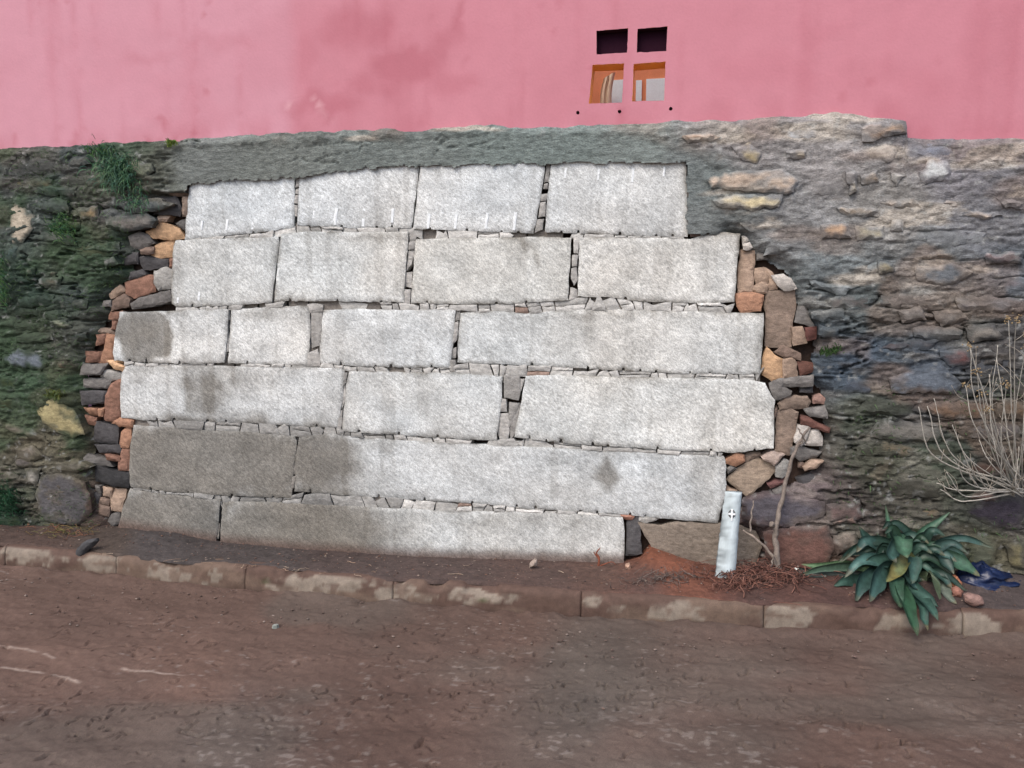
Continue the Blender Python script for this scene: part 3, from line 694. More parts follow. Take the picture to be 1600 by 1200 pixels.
for ci, row in enumerate(BL):
    for bi, P in enumerate(row):
        BY = float(rng.uniform(-.006, .006))
        blocks[ci, bi] = piece('granite_block', toothed(grow(P), ci * 10 + bi), M['granite'], gcol * rng.uniform(.90, 1.03) * (1 + rng.normal(.012 if ci == 1 else -.002, .006) * np.array([1, .2, -1.2])), gra, y=BY, depth=.16, sp=.013, bevel=.0045, bw=.009,
                               relief=.0042, rfreq=6, jit=.0030, sharp=30, colf=granite_col)
        blocks[ci, bi]['face_y'] = BY
# pale drill strokes left on the block faces
Z4 = lambda u, v: (250 + u * .28125, 230 + v * .28125); Z5 = lambda u, v: (650 + u * .3125, 230 + v * .3125)
MK = [(0, 0, Z4(230, 432), 14), (0, 0, Z4(370, 430), 17), (0, 0, Z4(515, 415), 23), (0, 0, Z4(633, 398), 20), (0, 1, Z4(855, 362), 18), (0, 1, Z4(975, 385), 26), (0, 1, Z4(1130, 390), 28), (0, 1, Z4(1290, 380), 22), (0, 2, Z4(1490, 405), 20),
      (0, 2, Z5(62, 370), 22), (0, 2, Z5(198, 370), 23), (0, 2, Z5(352, 368), 25), (0, 2, Z5(493, 370), 28), (0, 3, Z5(747, 128), 16), (0, 3, Z5(912, 135), 17), (0, 3, Z5(1083, 140), 22), (0, 3, Z5(1240, 122), 15), (1, 0, Z4(215, 826), 14), (1, 0, Z4(98, 850), 9)]
for (ci, bi, (px, py), L) in MK:
    w = 1.0 + L * .045; s = .10
    b = blocks[ci, bi]
    piece('drill_mark', [(px - w + s * L / 2, py - L / 2), (px + w + s * L / 2, py - L / 2), (px + w * .9 - s * L / 2, py + L / 2), (px - w * .9 - s * L / 2, py + L / 2)], M['chalk'], lin((232, 238, 240)), b,
          y=b['face_y'] - .0045, depth=.012, sp=.012, bevel=.0025, bw=.004, relief=.001, jit=.0015)

# ---- stones of the fringe, traced one by one: (colour, points)
def A(s, ox, oy, pts): return [(ox + u * s, oy + v * s) for u, v in pts]
q1 = lambda *p: A(.25, 0, 200, p)
q2 = lambda *p: A(.25, 0, 500, p)
q3 = lambda *p: A(.25, 0, 700, p)
q8 = lambda *p: A(.25, 1050, 320, p)
q9 = lambda *p: A(.25, 1050, 560, p)
qt = lambda *p: A(.375, 1000, 160, p)
qr = lambda *p: A(1 / 3., 1250, 400, p)
och = (196, 150, 98); rust = (146, 100, 76); brn = (128, 104, 88); tan_ = (172, 142, 116); gry = (112, 108, 104); drk = (78, 76, 78); ora = (170, 118, 82); lgr = (158, 156, 150); pal = (196, 188, 178); mid = (140, 118, 100)
FR = [
 (mid, q1((1130, 425), (1168, 425), (1162, 548), (1130, 548))), (brn, q1((1060, 306), (1130, 306), (1138, 362), (1055, 366))), (brn, q1((1055, 370), (1175, 374), (1170, 424), (1050, 420))),
 (drk, q1((950, 430), (1090, 425), (1125, 500), (1120, 555), (1060, 540), (955, 538))), (tan_, q1((975, 548), (1050, 542), (1035, 582), (975, 588))), (och, q1((910, 650), (1010, 585), (1110, 625), (1145, 690), (1060, 698), (960, 688))),
 (gry, q1((1092, 590), (1160, 568), (1156, 645), (1115, 622))), (gry, q1((795, 680), (860, 648), (912, 660), (952, 715), (862, 766), (810, 732))), (och, q1((962, 735), (1058, 696), (1086, 702), (1072, 802), (1000, 810), (948, 790))),
 (brn, q1((868, 758), (952, 738), (946, 788), (870, 788))), (drk, q1((852, 808), (930, 790), (1042, 814), (1042, 872), (890, 886))), (rust, q1((1046, 818), (1082, 812), (1076, 872), (1054, 876))),
 (lgr, q1((958, 895), (1030, 870), (1066, 890), (1063, 1000), (980, 1014), (956, 970))), (rust, q1((778, 965), (870, 925), (955, 920), (960, 1020), (830, 1064), (785, 1042))), (tan_, q1((670, 1036), (740, 976), (778, 1020), (690, 1070))),
 (brn, q1((688, 1082), (762, 1034), (806, 1075), (800, 1112), (690, 1146))), (gry, q1((808, 1096), (860, 1060), (1050, 1014), (1066, 1082), (960, 1112), (820, 1132))), (drk, q1((772, 768), (858, 776), (855, 850), (760, 850))),
 (drk, q1((800, 900), (880, 880), (905, 915), (800, 952))), (gry, q1((640, 1080), (684, 1078), (684, 1120), (630, 1115))), (rust, q1((668, 1150), (760, 1140), (745, 1200), (668, 1196))),
 (rust, q2((690, 0), (742, 0), (716, 66), (690, 60))), (mid, q2((598, 48), (690, 54), (722, 96), (600, 82))), (ora, q2((658, 90), (716, 100), (698, 250), (660, 274), (612, 268), (640, 180))), (rust, q2((596, 92), (655, 92), (640, 150), (600, 160))),
 (rust, q2((530, 196), (626, 202), (612, 266), (530, 266))), (och, q2((652, 252), (702, 254), (772, 290), (766, 326), (700, 302))), (lgr, q2((624, 326), (640, 308), (755, 330), (750, 366), (690, 382), (624, 356))),
 (gry, q2((496, 278), (660, 274), (622, 340), (500, 346))), (gry, q2((513, 368), (640, 364), (682, 384), (662, 430), (520, 422))), (rust, q2((690, 402), (756, 370), (742, 600), (690, 636), (644, 622), (650, 480))),
 (drk, q2((500, 446), (652, 444), (642, 522), (508, 532))), (ora, q2((518, 548), (602, 554), (602, 602), (550, 592))), (ora, q2((602, 558), (642, 543), (637, 606), (606, 602))), (rust, q2((508, 594), (600, 610), (596, 662), (538, 652))),
 (ora, q2((690, 646), (740, 604), (826, 624), (822, 672), (742, 668))), (drk, q2((600, 634), (737, 664), (722, 776), (568, 766))), (ora, q2((744, 700), (800, 668), (818, 740), (802, 800), (750, 796))), (rust, q2((755, 805), (807, 800), (802, 936), (740, 946), (734, 870))),
 (drk, q2((588, 780), (752, 784), (742, 836), (618, 832))), (rust, q2((648, 838), (742, 860), (737, 892), (658, 882))), (gry, q2((498, 860), (540, 838), (660, 870), (692, 922), (520, 892))), ((52, 52, 54), q2((578, 914), (700, 945), (802, 958), (797, 1046), (700, 1042), (585, 1012))),
 (gry, q2((583, 1034), (630, 1040), (626, 1092), (583, 1076))), (tan_, q2((634, 1044), (697, 1054), (682, 1112), (638, 1102))), (tan_, q2((700, 1058), (784, 1064), (757, 1198), (688, 1192), (680, 1110))), (brn, q2((616, 1108), (677, 1128), (670, 1162), (608, 1152))),
 (gry, q3((676, 420), (742, 398), (742, 472), (700, 492), (668, 462))), (brn, q3((608, 350), (680, 372), (672, 430), (612, 420))), (drk, q3((560, 250), (620, 300), (600, 400), (556, 380))),
 # right side
 (tan_, q8((430, 283), (517, 288), (506, 545), (410, 547), (418, 400))), (ora, q8((398, 550), (500, 546), (576, 570), (552, 666), (430, 670), (404, 632))), (pal, q8((440, 195), (465, 184), (492, 225), (444, 232))), (pal, q8((440, 236), (482, 230), (507, 266), (480, 286), (444, 276))),
 (gry, q8((528, 293), (597, 293), (602, 342), (528, 348))), (tan_, q8((518, 398), (570, 393), (612, 440), (600, 486), (530, 500), (514, 460))), (tan_, q8((488, 522), (560, 478), (608, 500), (592, 552), (530, 557))), (tan_, q8((572, 388), (627, 420), (662, 470), (662, 532), (612, 532), (602, 450))),
 (pal, q8((630, 438), (700, 430), (742, 460), (778, 522), (700, 542), (660, 502))), (mid, q8((598, 546), (700, 540), (768, 540), (772, 640), (752, 740), (746, 882), (640, 887), (583, 872), (590, 740), (583, 620))), (tan_, q8((753, 768), (822, 763), (850, 862), (758, 877))),
 (gry, q8((788, 636), (832, 640), (895, 762), (860, 758), (768, 735))), (och, q8((568, 962), (594, 888), (642, 940), (692, 960), (687, 1082), (626, 1102), (568, 1062))), (tan_, q8((698, 968), (762, 958), (788, 1000), (782, 1072), (694, 1087))), (brn, q8((638, 922), (700, 878), (805, 930), (805, 972), (700, 958))),
 ((108, 66, 52), q8((790, 978), (884, 990), (884, 1042), (800, 1072))), ((104, 58, 50), q8((828, 768), (908, 758), (904, 842), (850, 852))), (gry, q9((608, 160), (690, 128), (884, 108), (874, 178), (702, 182), (752, 200), (746, 232), (650, 262))), (mid, q9((663, 282), (720, 238), (850, 233), (868, 280), (852, 312), (680, 322))),
 (mid, q9((663, 330), (740, 316), (788, 340), (772, 480), (737, 602), (643, 592), (653, 450))), (pal, q9((763, 532), (788, 422), (872, 430), (815, 548))), (pal, q9((823, 542), (872, 443), (922, 448), (943, 490), (937, 548))), (ora, q9((338, 636), (400, 593), (448, 610), (452, 652), (400, 682), (343, 662))),
 (mid, q9((448, 612), (470, 588), (550, 588), (562, 612), (458, 647))), ((168, 146, 132), q9((558, 616), (640, 583), (708, 605), (640, 672))), ((158, 136, 112), q9((338, 756), (460, 658), (540, 626), (643, 675), (643, 712), (560, 802), (470, 863))), (lgr, q9((648, 682), (700, 633), (737, 650), (722, 732), (690, 752), (648, 742))),
 (gry, q9((338, 690), (370, 668), (402, 690), (350, 722))), ((116, 74, 70), q9((598, 780), (700, 753), (722, 782), (620, 812))), (gry, q9((628, 832), (700, 808), (712, 852), (650, 872))), ((150, 112, 98), q9((883, 240), (930, 223), (957, 250), (952, 287), (888, 282))), ((116, 72, 60), q9((808, 363), (870, 373), (983, 440), (978, 472), (880, 432), (808, 417))),
 (gry, q9((738, 560), (800, 548), (932, 590), (902, 622), (800, 642), (748, 602))), (tan_, q9((823, 682), (870, 638), (952, 640), (902, 692), (840, 707))), (drk, q9((778, 760), (870, 728), (984, 760), (972, 832), (900, 852), (818, 822))), (tan_, q9((342, 798), (404, 830), (384, 853), (328, 838))),
 (drk, q9((800, 180), (880, 180), (880, 215), (800, 215))), (gry, q9((830, 320), (960, 300), (972, 370), (870, 365))), (brn, q9((790, 655), (825, 650), (820, 690), (788, 688))), (brn, q9((640, 320), (660, 300), (662, 360), (642, 380))),
 # foot of the granite: slate prop, brick chip, big brown stone
 ((84, 82, 84), [(979, 811), (998, 810), (1003, 864), (990, 868), (978, 868)]), ((168, 112, 86), [(961, 804), (975, 803), (991, 806), (988, 814), (966, 812)]), (lgr, [(997, 806), (1020, 806), (1034, 811), (1010, 817), (998, 815)]),
 ((128, 114, 98), [(1001, 818), (1030, 823), (1060, 817), (1100, 819), (1140, 819), (1178, 832), (1186, 856), (1172, 905), (1100, 900), (1050, 880), (1026, 862), (1010, 838)]),
 # in the fresh mortar at the end of the top course
 ((128, 108, 100), qt((212, 500), (268, 480), (312, 498), (305, 528), (222, 532))), (pal, qt((325, 484), (346, 486), (328, 556), (306, 546))), ((120, 104, 94), qt((198, 345), (240, 362), (236, 410), (198, 416))), ((130, 106, 96), qt((210, 532), (300, 540), (300, 556), (212, 556)))]
for i, (c, P) in enumerate(FR):
    P = np.array(P); P = P.mean(0) + (P - P.mean(0)) * 1.05; sz = np.ptp(P, 0)
    yy = rng.uniform(-.004, .03) if i < len(FR) - 8 else .004
    if i == len(FR) - 5: yy = .0
    piece('packing_stone', P, M['stone'], desat(lin(c), .30) * rng.uniform(.85, 1.05), gra, y=yy, depth=.12, sp=.012 if min(sz) < 25 else .016, bevel=.008, bw=.013, dome=.004, relief=.006, rfreq=16, jit=.005, facets=3, famp=.016, lam=.002, smoothing=0,
          tilt=(rng.normal(0, .008), rng.normal(0, .008)))

# ---- wedge stones in the joints
def interval(course, x):
    lo, hi = None, None
    for P in BL[course]:
        ys_ = []
        n = len(P)
        for i in range(n):
            (x0, y0), (x1, y1) = P[i], P[(i + 1) % n]
            if (x0 <= x < x1) or (x1 <= x < x0): ys_.append(y0 + (y1 - y0) * (x - x0) / (x1 - x0))
        if ys_: lo = min(ys_) if lo is None else min(lo, min(ys_)); hi = max(ys_) if hi is None else max(hi, max(ys_))
    return lo, hi
rw = np.random.default_rng(12)
def chinkcol(x, y):
    g = lin((192, 191, 187)) * rw.uniform(.62, 1.08)
    if rw.random() < .035: g = desat(lin((150, 122, 106)), .3) * rw.uniform(.8, 1.1)
    if y > 640 and x < 620: g = g * .62
    return g
def chink(P, c=None, y=None, **k):
    P = np.array(P, float); cx, cy = P.mean(0)
    piece('wedge_stone', P, M['stone'], chinkcol(cx, cy) if c is None else lin(c), gra, y=rw.uniform(-.003, .010) if y is None else y, depth=.06, sp=.009, bevel=.003, bw=.006, dome=.001, relief=.003, rfreq=22, jit=.003, facets=2, famp=.010, smoothing=0, **k)
def near(c, q, which):
    for k in range(0, 20):
        for sg in (1, -1):
            lo_, hi_ = interval(c, q + sg * k)
            if lo_ is not None: return hi_ if which else lo_
    return None
for c in range(5):
    xlo = max(min(p[0] for P in BL[c] for p in P), min(p[0] for P in BL[c + 1] for p in P)) + 5
    xhi = min(max(p[0] for P in BL[c] for p in P), max(p[0] for P in BL[c + 1] for p in P)) - 5
    x = xlo; sl = 0.0
    while x < xhi - 6:
        w = rw.uniform(10, 22) if rw.random() < .4 else rw.uniform(20, 50); w = min(w, xhi - x); sn = rw.uniform(-.3, .3)
        u0, u1 = near(c, x, 1), near(c, x + w, 1); l0, l1 = near(c + 1, x, 0), near(c + 1, x + w, 0)
        g0, g1 = l0 - u0, l1 - u1
        if min(g0, g1) > 1.2 and max(g0, g1) < 28 and rw.random() < .975:
            d0, d1 = sl * g0, sn * g1; e = .9
            a0, a1, am = (rw.uniform(-1.2, 1.8) if rw.random() < .75 else rw.uniform(.1, .45) * g0 for _ in range(3))
            t = rw.uniform(.3, .7); um, lm = u0 + (u1 - u0) * t, l0 + (l1 - l0) * t
            P = [(x + e + d0, u0 + a0), (x + w * t, um + am), (x + w - e + d1, u1 + a1), (x + w - e - d1, l1 + .8), (x + w * (1 - t), lm + rw.uniform(-.5, 1.0)), (x + e - d0, l0 + .8)]
            if g0 > 8 and w > 16 and rw.random() < .4:            # a thin shard laid on a lower one
                k0, k1 = rw.uniform(.3, .65), rw.uniform(.3, .65); m0, m1 = u0 + g0 * k0, u1 + g1 * k1
                chink([(x + e + d0, u0 + .3), (x + w - e + d1, u1 + .3), (x + w - e, m1 - .5), (x + e, m0 - .5)])
                chink([(x + e, m0 + .5), (x + w - e, m1 + .5), (x + w - e - d1, l1 + .8), (x + e - d0, l0 + .8)])
            else: chink(P)
        x += w; sl = sn
    x = xlo + 4                      # stones set deeper behind them close the joint
    while x < xhi - 12:
        w = min(rw.uniform(24, 60), xhi - x); q = x + w / 2; u = min(near(c, x + 2, 1), near(c, q, 1), near(c, x + w - 2, 1)); l = max(near(c + 1, x + 2, 0), near(c + 1, q, 0), near(c + 1, x + w - 2, 0))
        if 4 < l - u < 40: chink([(x + .6, u - 2), (x + w - .6, u - 2 + rw.uniform(-1, 1)), (x + w - rw.uniform(.5, 4), l + 2), (x + rw.uniform(.5, 4), l + 2)], y=rw.uniform(.020, .032), c=(120, 114, 108))
        x += w
# the stones in the upright joints
VS = [[(460, 262), (467, 261), (467, 278), (462, 278)], [(462, 279), (467, 279), (467, 292), (461, 293)], [(461, 295), (466, 294), (465, 303), (461, 303)], [(461, 305), (465, 305), (464, 318), (459, 318)], [(459, 320), (464, 320), (463, 338), (459, 338)],
      [(854, 256), (860, 255), (857, 284), (850, 285)], [(849, 287), (856, 286), (855, 294), (848, 295)], [(845, 304), (855, 302), (853, 314), (844, 315)], [(843, 316), (853, 315), (852, 338), (841, 340)], [(839, 343), (850, 341), (847, 358), (835, 364)],
      [(638, 365), (646, 358), (652, 366), (648, 376), (640, 378)], [(638, 378), (650, 376), (647, 390), (637, 390)], [(637, 392), (648, 390), (643, 412), (635, 424)], [(634, 426), (644, 424), (643, 450), (631, 448)], [(631, 452), (641, 452), (640, 480), (630, 480)],
      [(896, 371), (905, 371), (903, 396), (896, 396)], [(894, 398), (903, 398), (901, 416), (893, 416)], [(892, 419), (901, 418), (903, 436), (897, 446), (892, 436)], [(891, 448), (902, 452), (903, 464), (888, 470)],
      [(486, 489), (503, 487), (500, 540), (487, 544), (484, 515)], [(480, 552), (496, 545), (499, 560), (500, 572), (479, 572)],
      [(712, 486), (719, 482), (718, 500), (710, 502)], [(710, 504), (716, 502), (714, 530), (706, 540), (707, 520)], [(704, 545), (713, 543), (712, 560), (703, 560)], [(702, 562), (711, 562), (711, 580), (701, 580)],
      [(788, 586), (812, 588), (813, 612), (810, 626), (787, 622)], [(812, 592), (820, 592), (814, 612), (812, 608)], [(795, 628), (812, 630), (800, 662), (795, 668)], [(782, 622), (790, 624), (792, 644), (781, 643)], [(779, 646), (794, 645), (796, 672), (794, 690), (780, 690), (776, 668)],
      [(351, 487), (358, 484), (360, 500), (354, 502)], [(350, 522), (357, 520), (356, 548), (350, 552)], [(531, 620), (538, 600), (540, 618), (534, 640)], [(528, 645), (535, 640), (533, 672), (526, 670)], [(538, 582), (543, 582), (540, 598), (537, 600)],
      [(458, 700), (464, 695), (463, 715), (457, 718)], [(455, 724), (462, 722), (461, 742), (454, 742)], [(454, 745), (461, 744), (459, 762), (453, 768)], [(337, 820), (343, 818), (341, 842), (337, 842)]]
VS += [[(798, 636), (813, 630), (806, 676), (798, 690), (796, 660)], [(478, 476), (490, 473), (505, 476), (504, 487), (484, 489)], [(784, 572), (802, 573), (824, 576), (823, 588), (790, 587)], [(786, 586), (806, 588), (812, 594), (800, 600), (787, 598)]]
for P in VS: chink(P, tuple(np.array((176, 174, 170)) * rw.uniform(.8, 1.05)) if P[0][1] < 690 else (130, 126, 120))

# ---- stones of the old wall that can be told apart
OLD = [((156, 144, 96), q2((215, 510), (260, 478), (350, 500), (440, 560), (500, 640), (522, 722), (440, 737), (330, 695), (250, 640), (208, 570))), ((98, 108, 118), q2((0, 215), (100, 178), (230, 218), (312, 270), (240, 317), (60, 292), (0, 262))), ((140, 120, 98), q2((340, 248), (402, 258), (397, 307), (348, 302))),
       ((84, 82, 84), q3((228, 200), (280, 158), (400, 168), (520, 218), (562, 330), (562, 420), (480, 492), (330, 482), (238, 432), (213, 310))), ((176, 164, 142), q1((70, 438), (150, 490), (207, 540), (192, 640), (140, 712), (58, 732), (43, 620), (38, 520))), ((132, 112, 76), q1((480, 510), (602, 478), (612, 572), (488, 572))),
       ((122, 116, 106), q1((413, 210), (450, 168), (532, 173), (552, 222), (480, 242), (413, 242))), ((138, 144, 116), q1((818, 188), (932, 218), (952, 272), (902, 312), (818, 302))), ((170, 172, 168), q1((48, 168), (87, 173), (82, 212), (48, 207))), ((120, 112, 96), q1((13, 243), (42, 243), (42, 297), (13, 292))),
       ((148, 148, 140), q1((128, 148), (158, 150), (154, 170), (128, 168))), ((128, 118, 102), q1((138, 880), (202, 868), (207, 922), (148, 927))), ((120, 104, 84), q1((218, 940), (372, 928), (362, 1002), (228, 992))), ((128, 112, 96), q1((268, 898), (334, 902), (334, 932), (268, 928))), ((128, 132, 108), q2((288, 0), (400, 0), (437, 40), (402, 52), (308, 22))),
       ((140, 142, 132), q2((208, 458), (292, 458), (282, 478), (213, 478))), ((146, 142, 132), q3((148, 128), (242, 138), (212, 252), (148, 222))), ((96, 90, 86), q3((80, 60), (190, 50), (200, 120), (90, 130))), ((100, 96, 84), q3((330, 90), (470, 70), (560, 120), (470, 165), (340, 140))),
       ((106, 106, 104), q1((640, 830), (700, 800), (730, 850), (650, 880))), ((124, 116, 102), q2((20, 640), (180, 680), (300, 770), (180, 750), (20, 690))), ((112, 104, 92), q2((80, 800), (190, 790), (270, 850), (180, 900), (85, 880))), ((104, 112, 112), q1((800, 440), (960, 430), (1080, 470), (960, 520), (820, 530))), ((110, 106, 100), q1((640, 560), (900, 530), (965, 570), (940, 620), (760, 650), (650, 610))),
       # right
       ((188, 156, 128), qt((168, 135), (260, 123), (337, 140), (300, 162), (198, 167))), ((172, 156, 116), qt((383, 180), (460, 163), (502, 210), (492, 252), (430, 237))), ((170, 156, 132), qt((608, 195), (692, 188), (692, 227), (618, 227))), ((160, 132, 106), qt((928, 97), (1112, 72), (1116, 125), (1000, 152), (933, 162))),
       ((182, 162, 142), qt((278, 310), (400, 283), (600, 273), (668, 320), (642, 377), (480, 372), (298, 352))), ((206, 190, 144), qt((303, 402), (420, 378), (602, 385), (582, 432), (440, 452), (328, 432))), ((186, 190, 190), qt((1173, 290), (1210, 233), (1292, 243), (1302, 312), (1178, 347))), ((176, 166, 142), qt((863, 283), (907, 283), (907, 372), (880, 382))),
       ((180, 154, 122), qt((923, 300), (992, 283), (997, 332), (928, 342))), ((170, 168, 160), qt((1048, 288), (1113, 300), (1070, 352))), ((164, 142, 112), qt((823, 433), (992, 440), (1002, 472), (870, 477))), ((172, 140, 108), qt((753, 510), (872, 503), (882, 562), (758, 572))), ((162, 154, 128), qt((903, 518), (1022, 513), (1027, 572), (908, 572))),
       ((184, 160, 130), qt((1298, 450), (1400, 453), (1522, 465), (1450, 482), (1328, 472))), ((170, 160, 138), qt((1498, 398), (1604, 410), (1604, 442), (1528, 432))), ((172, 172, 170), qt((1048, 488), (1112, 488), (1092, 542), (1048, 532))), ((150, 112, 104), qt((1428, 630), (1604, 618), (1604, 667), (1448, 672))), ((160, 146, 104), qt((998, 663), (1062, 663), (1062, 707), (998, 712))),
       ((116, 74, 72), qr((658, 438), (802, 438), (812, 502), (720, 522), (658, 482))), ((94, 104, 116), qr((418, 572), (650, 493), (773, 602), (742, 642), (428, 642))), ((142, 150, 152), qr((38, 108), (130, 128), (292, 138), (202, 187), (60, 142))), ((136, 122, 104), qr((258, 338), (440, 350), (452, 382), (328, 377))),
       ((134, 106, 96), qr((778, 1142), (860, 1098), (942, 1128), (932, 1157))), ((56, 50, 60), [(1512, 786), (1555, 774), (1604, 772), (1606, 830), (1560, 826), (1512, 806)]), ((88, 84, 92), q9((438, 892), (560, 848), (820, 868), (962, 900), (952, 992), (700, 1062), (560, 1062), (428, 1002))), ((126, 100, 88), q9((968, 1020), (1152, 988), (1167, 1032), (968, 1052))),
       ((110, 76, 66), [(1192, 832), (1240, 824), (1296, 822), (1304, 860), (1290, 896), (1215, 898), (1196, 868)]), ((120, 112, 76), [(1570, 852), (1604, 846), (1606, 892), (1580, 884)]), ((88, 92, 74), [(1508, 842), (1540, 832), (1562, 850), (1556, 884), (1520, 890)]), ((104, 84, 80), [(1290, 790), (1345, 784), (1350, 812), (1296, 818)]),
       ((140, 128, 116), [(1300, 838), (1336, 830), (1344, 858), (1310, 868)]), ((96, 102, 108), [(1430, 420), (1490, 412), (1530, 428), (1480, 446), (1436, 440)]), ((118, 112, 106), [(1405, 486), (1440, 480), (1452, 500), (1410, 505)]), ((118, 112, 106), [(1456, 488), (1500, 482), (1518, 498), (1470, 512)]), ((122, 116, 108), [(1508, 510), (1555, 506), (1570, 530), (1520, 535)])]
def smear(V, C, d):
    px, py = proj(V[:, 0], V[:, 1], V[:, 2]); wc = wallcol(px, py, V[:, 0], V[:, 2])
    n = fbm(V[:, 0] * 16, V[:, 2] * 24, 111, 3)
    k = np.clip(1.35 - d / .028 + 2.4 * (n - .5), 0, 1); k = np.maximum(k, sstep(.56, .70, fbm(V[:, 0] * 9, V[:, 2] * 18, 112, 3)) * .7)
    return C + k[:, None] * (wc - C)
for (c, P) in OLD:
    piece('stone', P, M['stone'], desat(lin(c), .2) * rng.uniform(.95, 1.1), rub, colf=smear, y=rng.uniform(-.054, -.044), depth=.10, sp=.015, bevel=.010, bw=.018, dome=.006, relief=.010, rfreq=11, jit=.009, facets=2, lam=.004, famp=.016, smoothing=0)
OLDP = [np.array(P) for _, P in OLD] + [np.array(P) for _, P in FR]
# ---- the remaining coursed rubble
def rubble():
    r = np.random.default_rng(21); cand = []
    z = .02
    while z < 2.7:
        h = r.uniform(.055, .115); x = -6.6 + r.uniform(0, .3)
        while x < 6.5:
            L = r.uniform(.10, .34) * (1.2 if h > .09 else 1); cand.append((x + L / 2, z + h / 2 + r.normal(0, .012), L, h)); x += L + r.uniform(.01, .05)
        z += h + r.uniform(.004, .018)
    good = []
    for (x, z, L, h) in cand:
        if z + h * .7 > ztop(x) or z < zbase(x) - .05: continue
        px, py = proj(x, -.03, z)
        bad = False
        for dx in (-.5, 0, .5):
            for dz in (-.5, .5):
                a, b = proj(x + dx * L, -.03, z + dz * h)
                if inpoly(np.array(a), np.array(b), HOLE) or fresh(np.array([a]), np.array([b]))[0] > .2: bad = True
        if bad: continue
        hw, hh = L / 2 * 270, h / 2 * 270
        for P in OLDP:
            lo, hi = P.min(0), P.max(0)
            if px + hw * .8 > lo[0] and px - hw * .8 < hi[0] and py + hh * .7 > lo[1] and py - hh * .7 < hi[1]: bad = True; break
        if not bad: good.append((x, z, L, h, px, py))
    vis = [g for g in good if -10 < g[4] < 1610]; off = [g for g in good if not (-10 < g[4] < 1610)]
    return vis, off, r
vis, off, rr = rubble()

def rough_outline(x, z, L, h, r):
    n = int(r.integers(6, 10)); a = np.sort(np.linspace(.4, 2 * math.pi + .4, n, endpoint=False) + r.uniform(-.3, .3, n)); e = 2.0 / 4.5
    c, s = np.cos(a), np.sin(a)
    P = 1.04 * np.c_[np.sign(c) * np.abs(c) ** e * L / 2, np.sign(s) * np.abs(s) ** e * h / 2] * r.uniform(.82, 1.08, (n, 1))
    t = r.normal(0, .06); R = np.array([[math.cos(t), -math.sin(t)], [math.sin(t), math.cos(t)]])
    return P @ R.T + np.array([x, z])
vis.sort(key=lambda g: -g[2] * g[3])
nst = 0
for (x, z, L, h, px, py) in vis:
    P = rough_outline(x, z, L, h, rr)
    c = wallcol(np.array([px]), np.array([py]), np.array([x]), np.array([z]))[0]
    hue = rr.random()
    tint = np.array([1.0, 1.0, 1.0]) if hue < .55 else (np.array([1.25, 1.02, .82]) if hue < .75 else (np.array([.9, 1.0, 1.15]) if hue < .9 else np.array([1.25, .92, .85])))
    c = c * tint * rr.uniform(.7, 1.35)
    soft = 0 if (py > 430 or px < 350) else 1
    piece('stone', P, M['stone'], np.clip(c, .01, .6), rub, px=False, colf=smear, y=rr.uniform(-.052, -.028) + .012 * soft, depth=.09, sp=.018, bevel=.010, bw=.018, dome=.006, relief=.010, rfreq=14, jit=.010, facets=3, lam=.007, famp=.018, smoothing=0, tilt=(rr.normal(0, .008), rr.normal(0, .010)))
# beyond the frame the same masonry goes on, joined
B = Bag()
for (x, z, L, h, px, py) in off[:260]:
    P = rough_outline(x, z, L, h, rr); n = len(P); c = wallcol(np.array([px]), np.array([py]), np.array([x]), np.array([z]))[0] * rr.uniform(.7, 1.3)
    y0 = rr.uniform(-.05, -.03); cc = P.mean(0)
    v = [(p[0], .05, p[1]) for p in P] + [(cc[0] + (p[0] - cc[0]) * .86, y0 + .004, cc[1] + (p[1] - cc[1]) * .86) for p in P] + [(cc[0], y0 - .008, cc[1])]
    f = [(k, (k + 1) % n, n + (k + 1) % n, n + k) for k in range(n)] + [(n + k, n + (k + 1) % n, 2 * n) for k in range(n)]
    B.add(v, f, c)
B.build('rubble_masonry', M['stone'], rub, kind='stuff')

# ================================================================== PLANTS
def blade(base, tip, w, bow, n=5, r=None):
    base = np.asarray(base, float); tip = np.asarray(tip, float)
    t = np.linspace(0, 1, n)[:, None]; c = base + (tip - base) * t + np.asarray(bow) * (4 * t * (1 - t))
    d = tip - base; s = np.cross(d, np.array([0, 1, .2])); s /= np.linalg.norm(s) + 1e-9
    ww = w * (1 - t ** 2) + .0004
    v = np.concatenate([c - s * ww, c + s * ww]); f = [(i, i + 1, n + i + 1, n + i) for i in range(n - 1)]
    return v, f
def tuft(name, centre, spread, n, L, label, cat, cols, hang=.6, seed=1, group=None, w=.0022):
    r = np.random.default_rng(seed); c = np.array(centre, float)
    root = put(name, None, None, c, label=label, cat=cat, group=group)
    nb = 7; B = Bag()
    for b in range(nb):
        bx, bz = r.normal(0, spread[0] * .55), r.normal(0, spread[1] * .55)
        for _ in range(n // nb):
            p = c + np.array([bx + r.normal(0, spread[0] * .4), r.uniform(-.02, .02), bz + r.normal(0, spread[1] * .4)])
            a = r.uniform(-1.1, 1.1); l = L * r.uniform(.4, 1.1)
            d = np.array([math.sin(a) * l * .8, -r.uniform(.15, .7) * l, (r.uniform(-1, .5) * hang + (1 - hang) * r.uniform(.2, 1)) * l])
            v, f = blade(p, p + d, w * r.uniform(.6, 1.4), (0, -.15 * l, .25 * l)); 
            B.add(v, f, lin(cols[r.integers(len(cols))]) * r.uniform(.6, 1.3))
    B.build('foliage', M['grass'], root, kind='stuff')
    return root
gcols = [(70, 110, 66), (84, 122, 70), (56, 92, 62), (104, 136, 84), (60, 100, 76)]
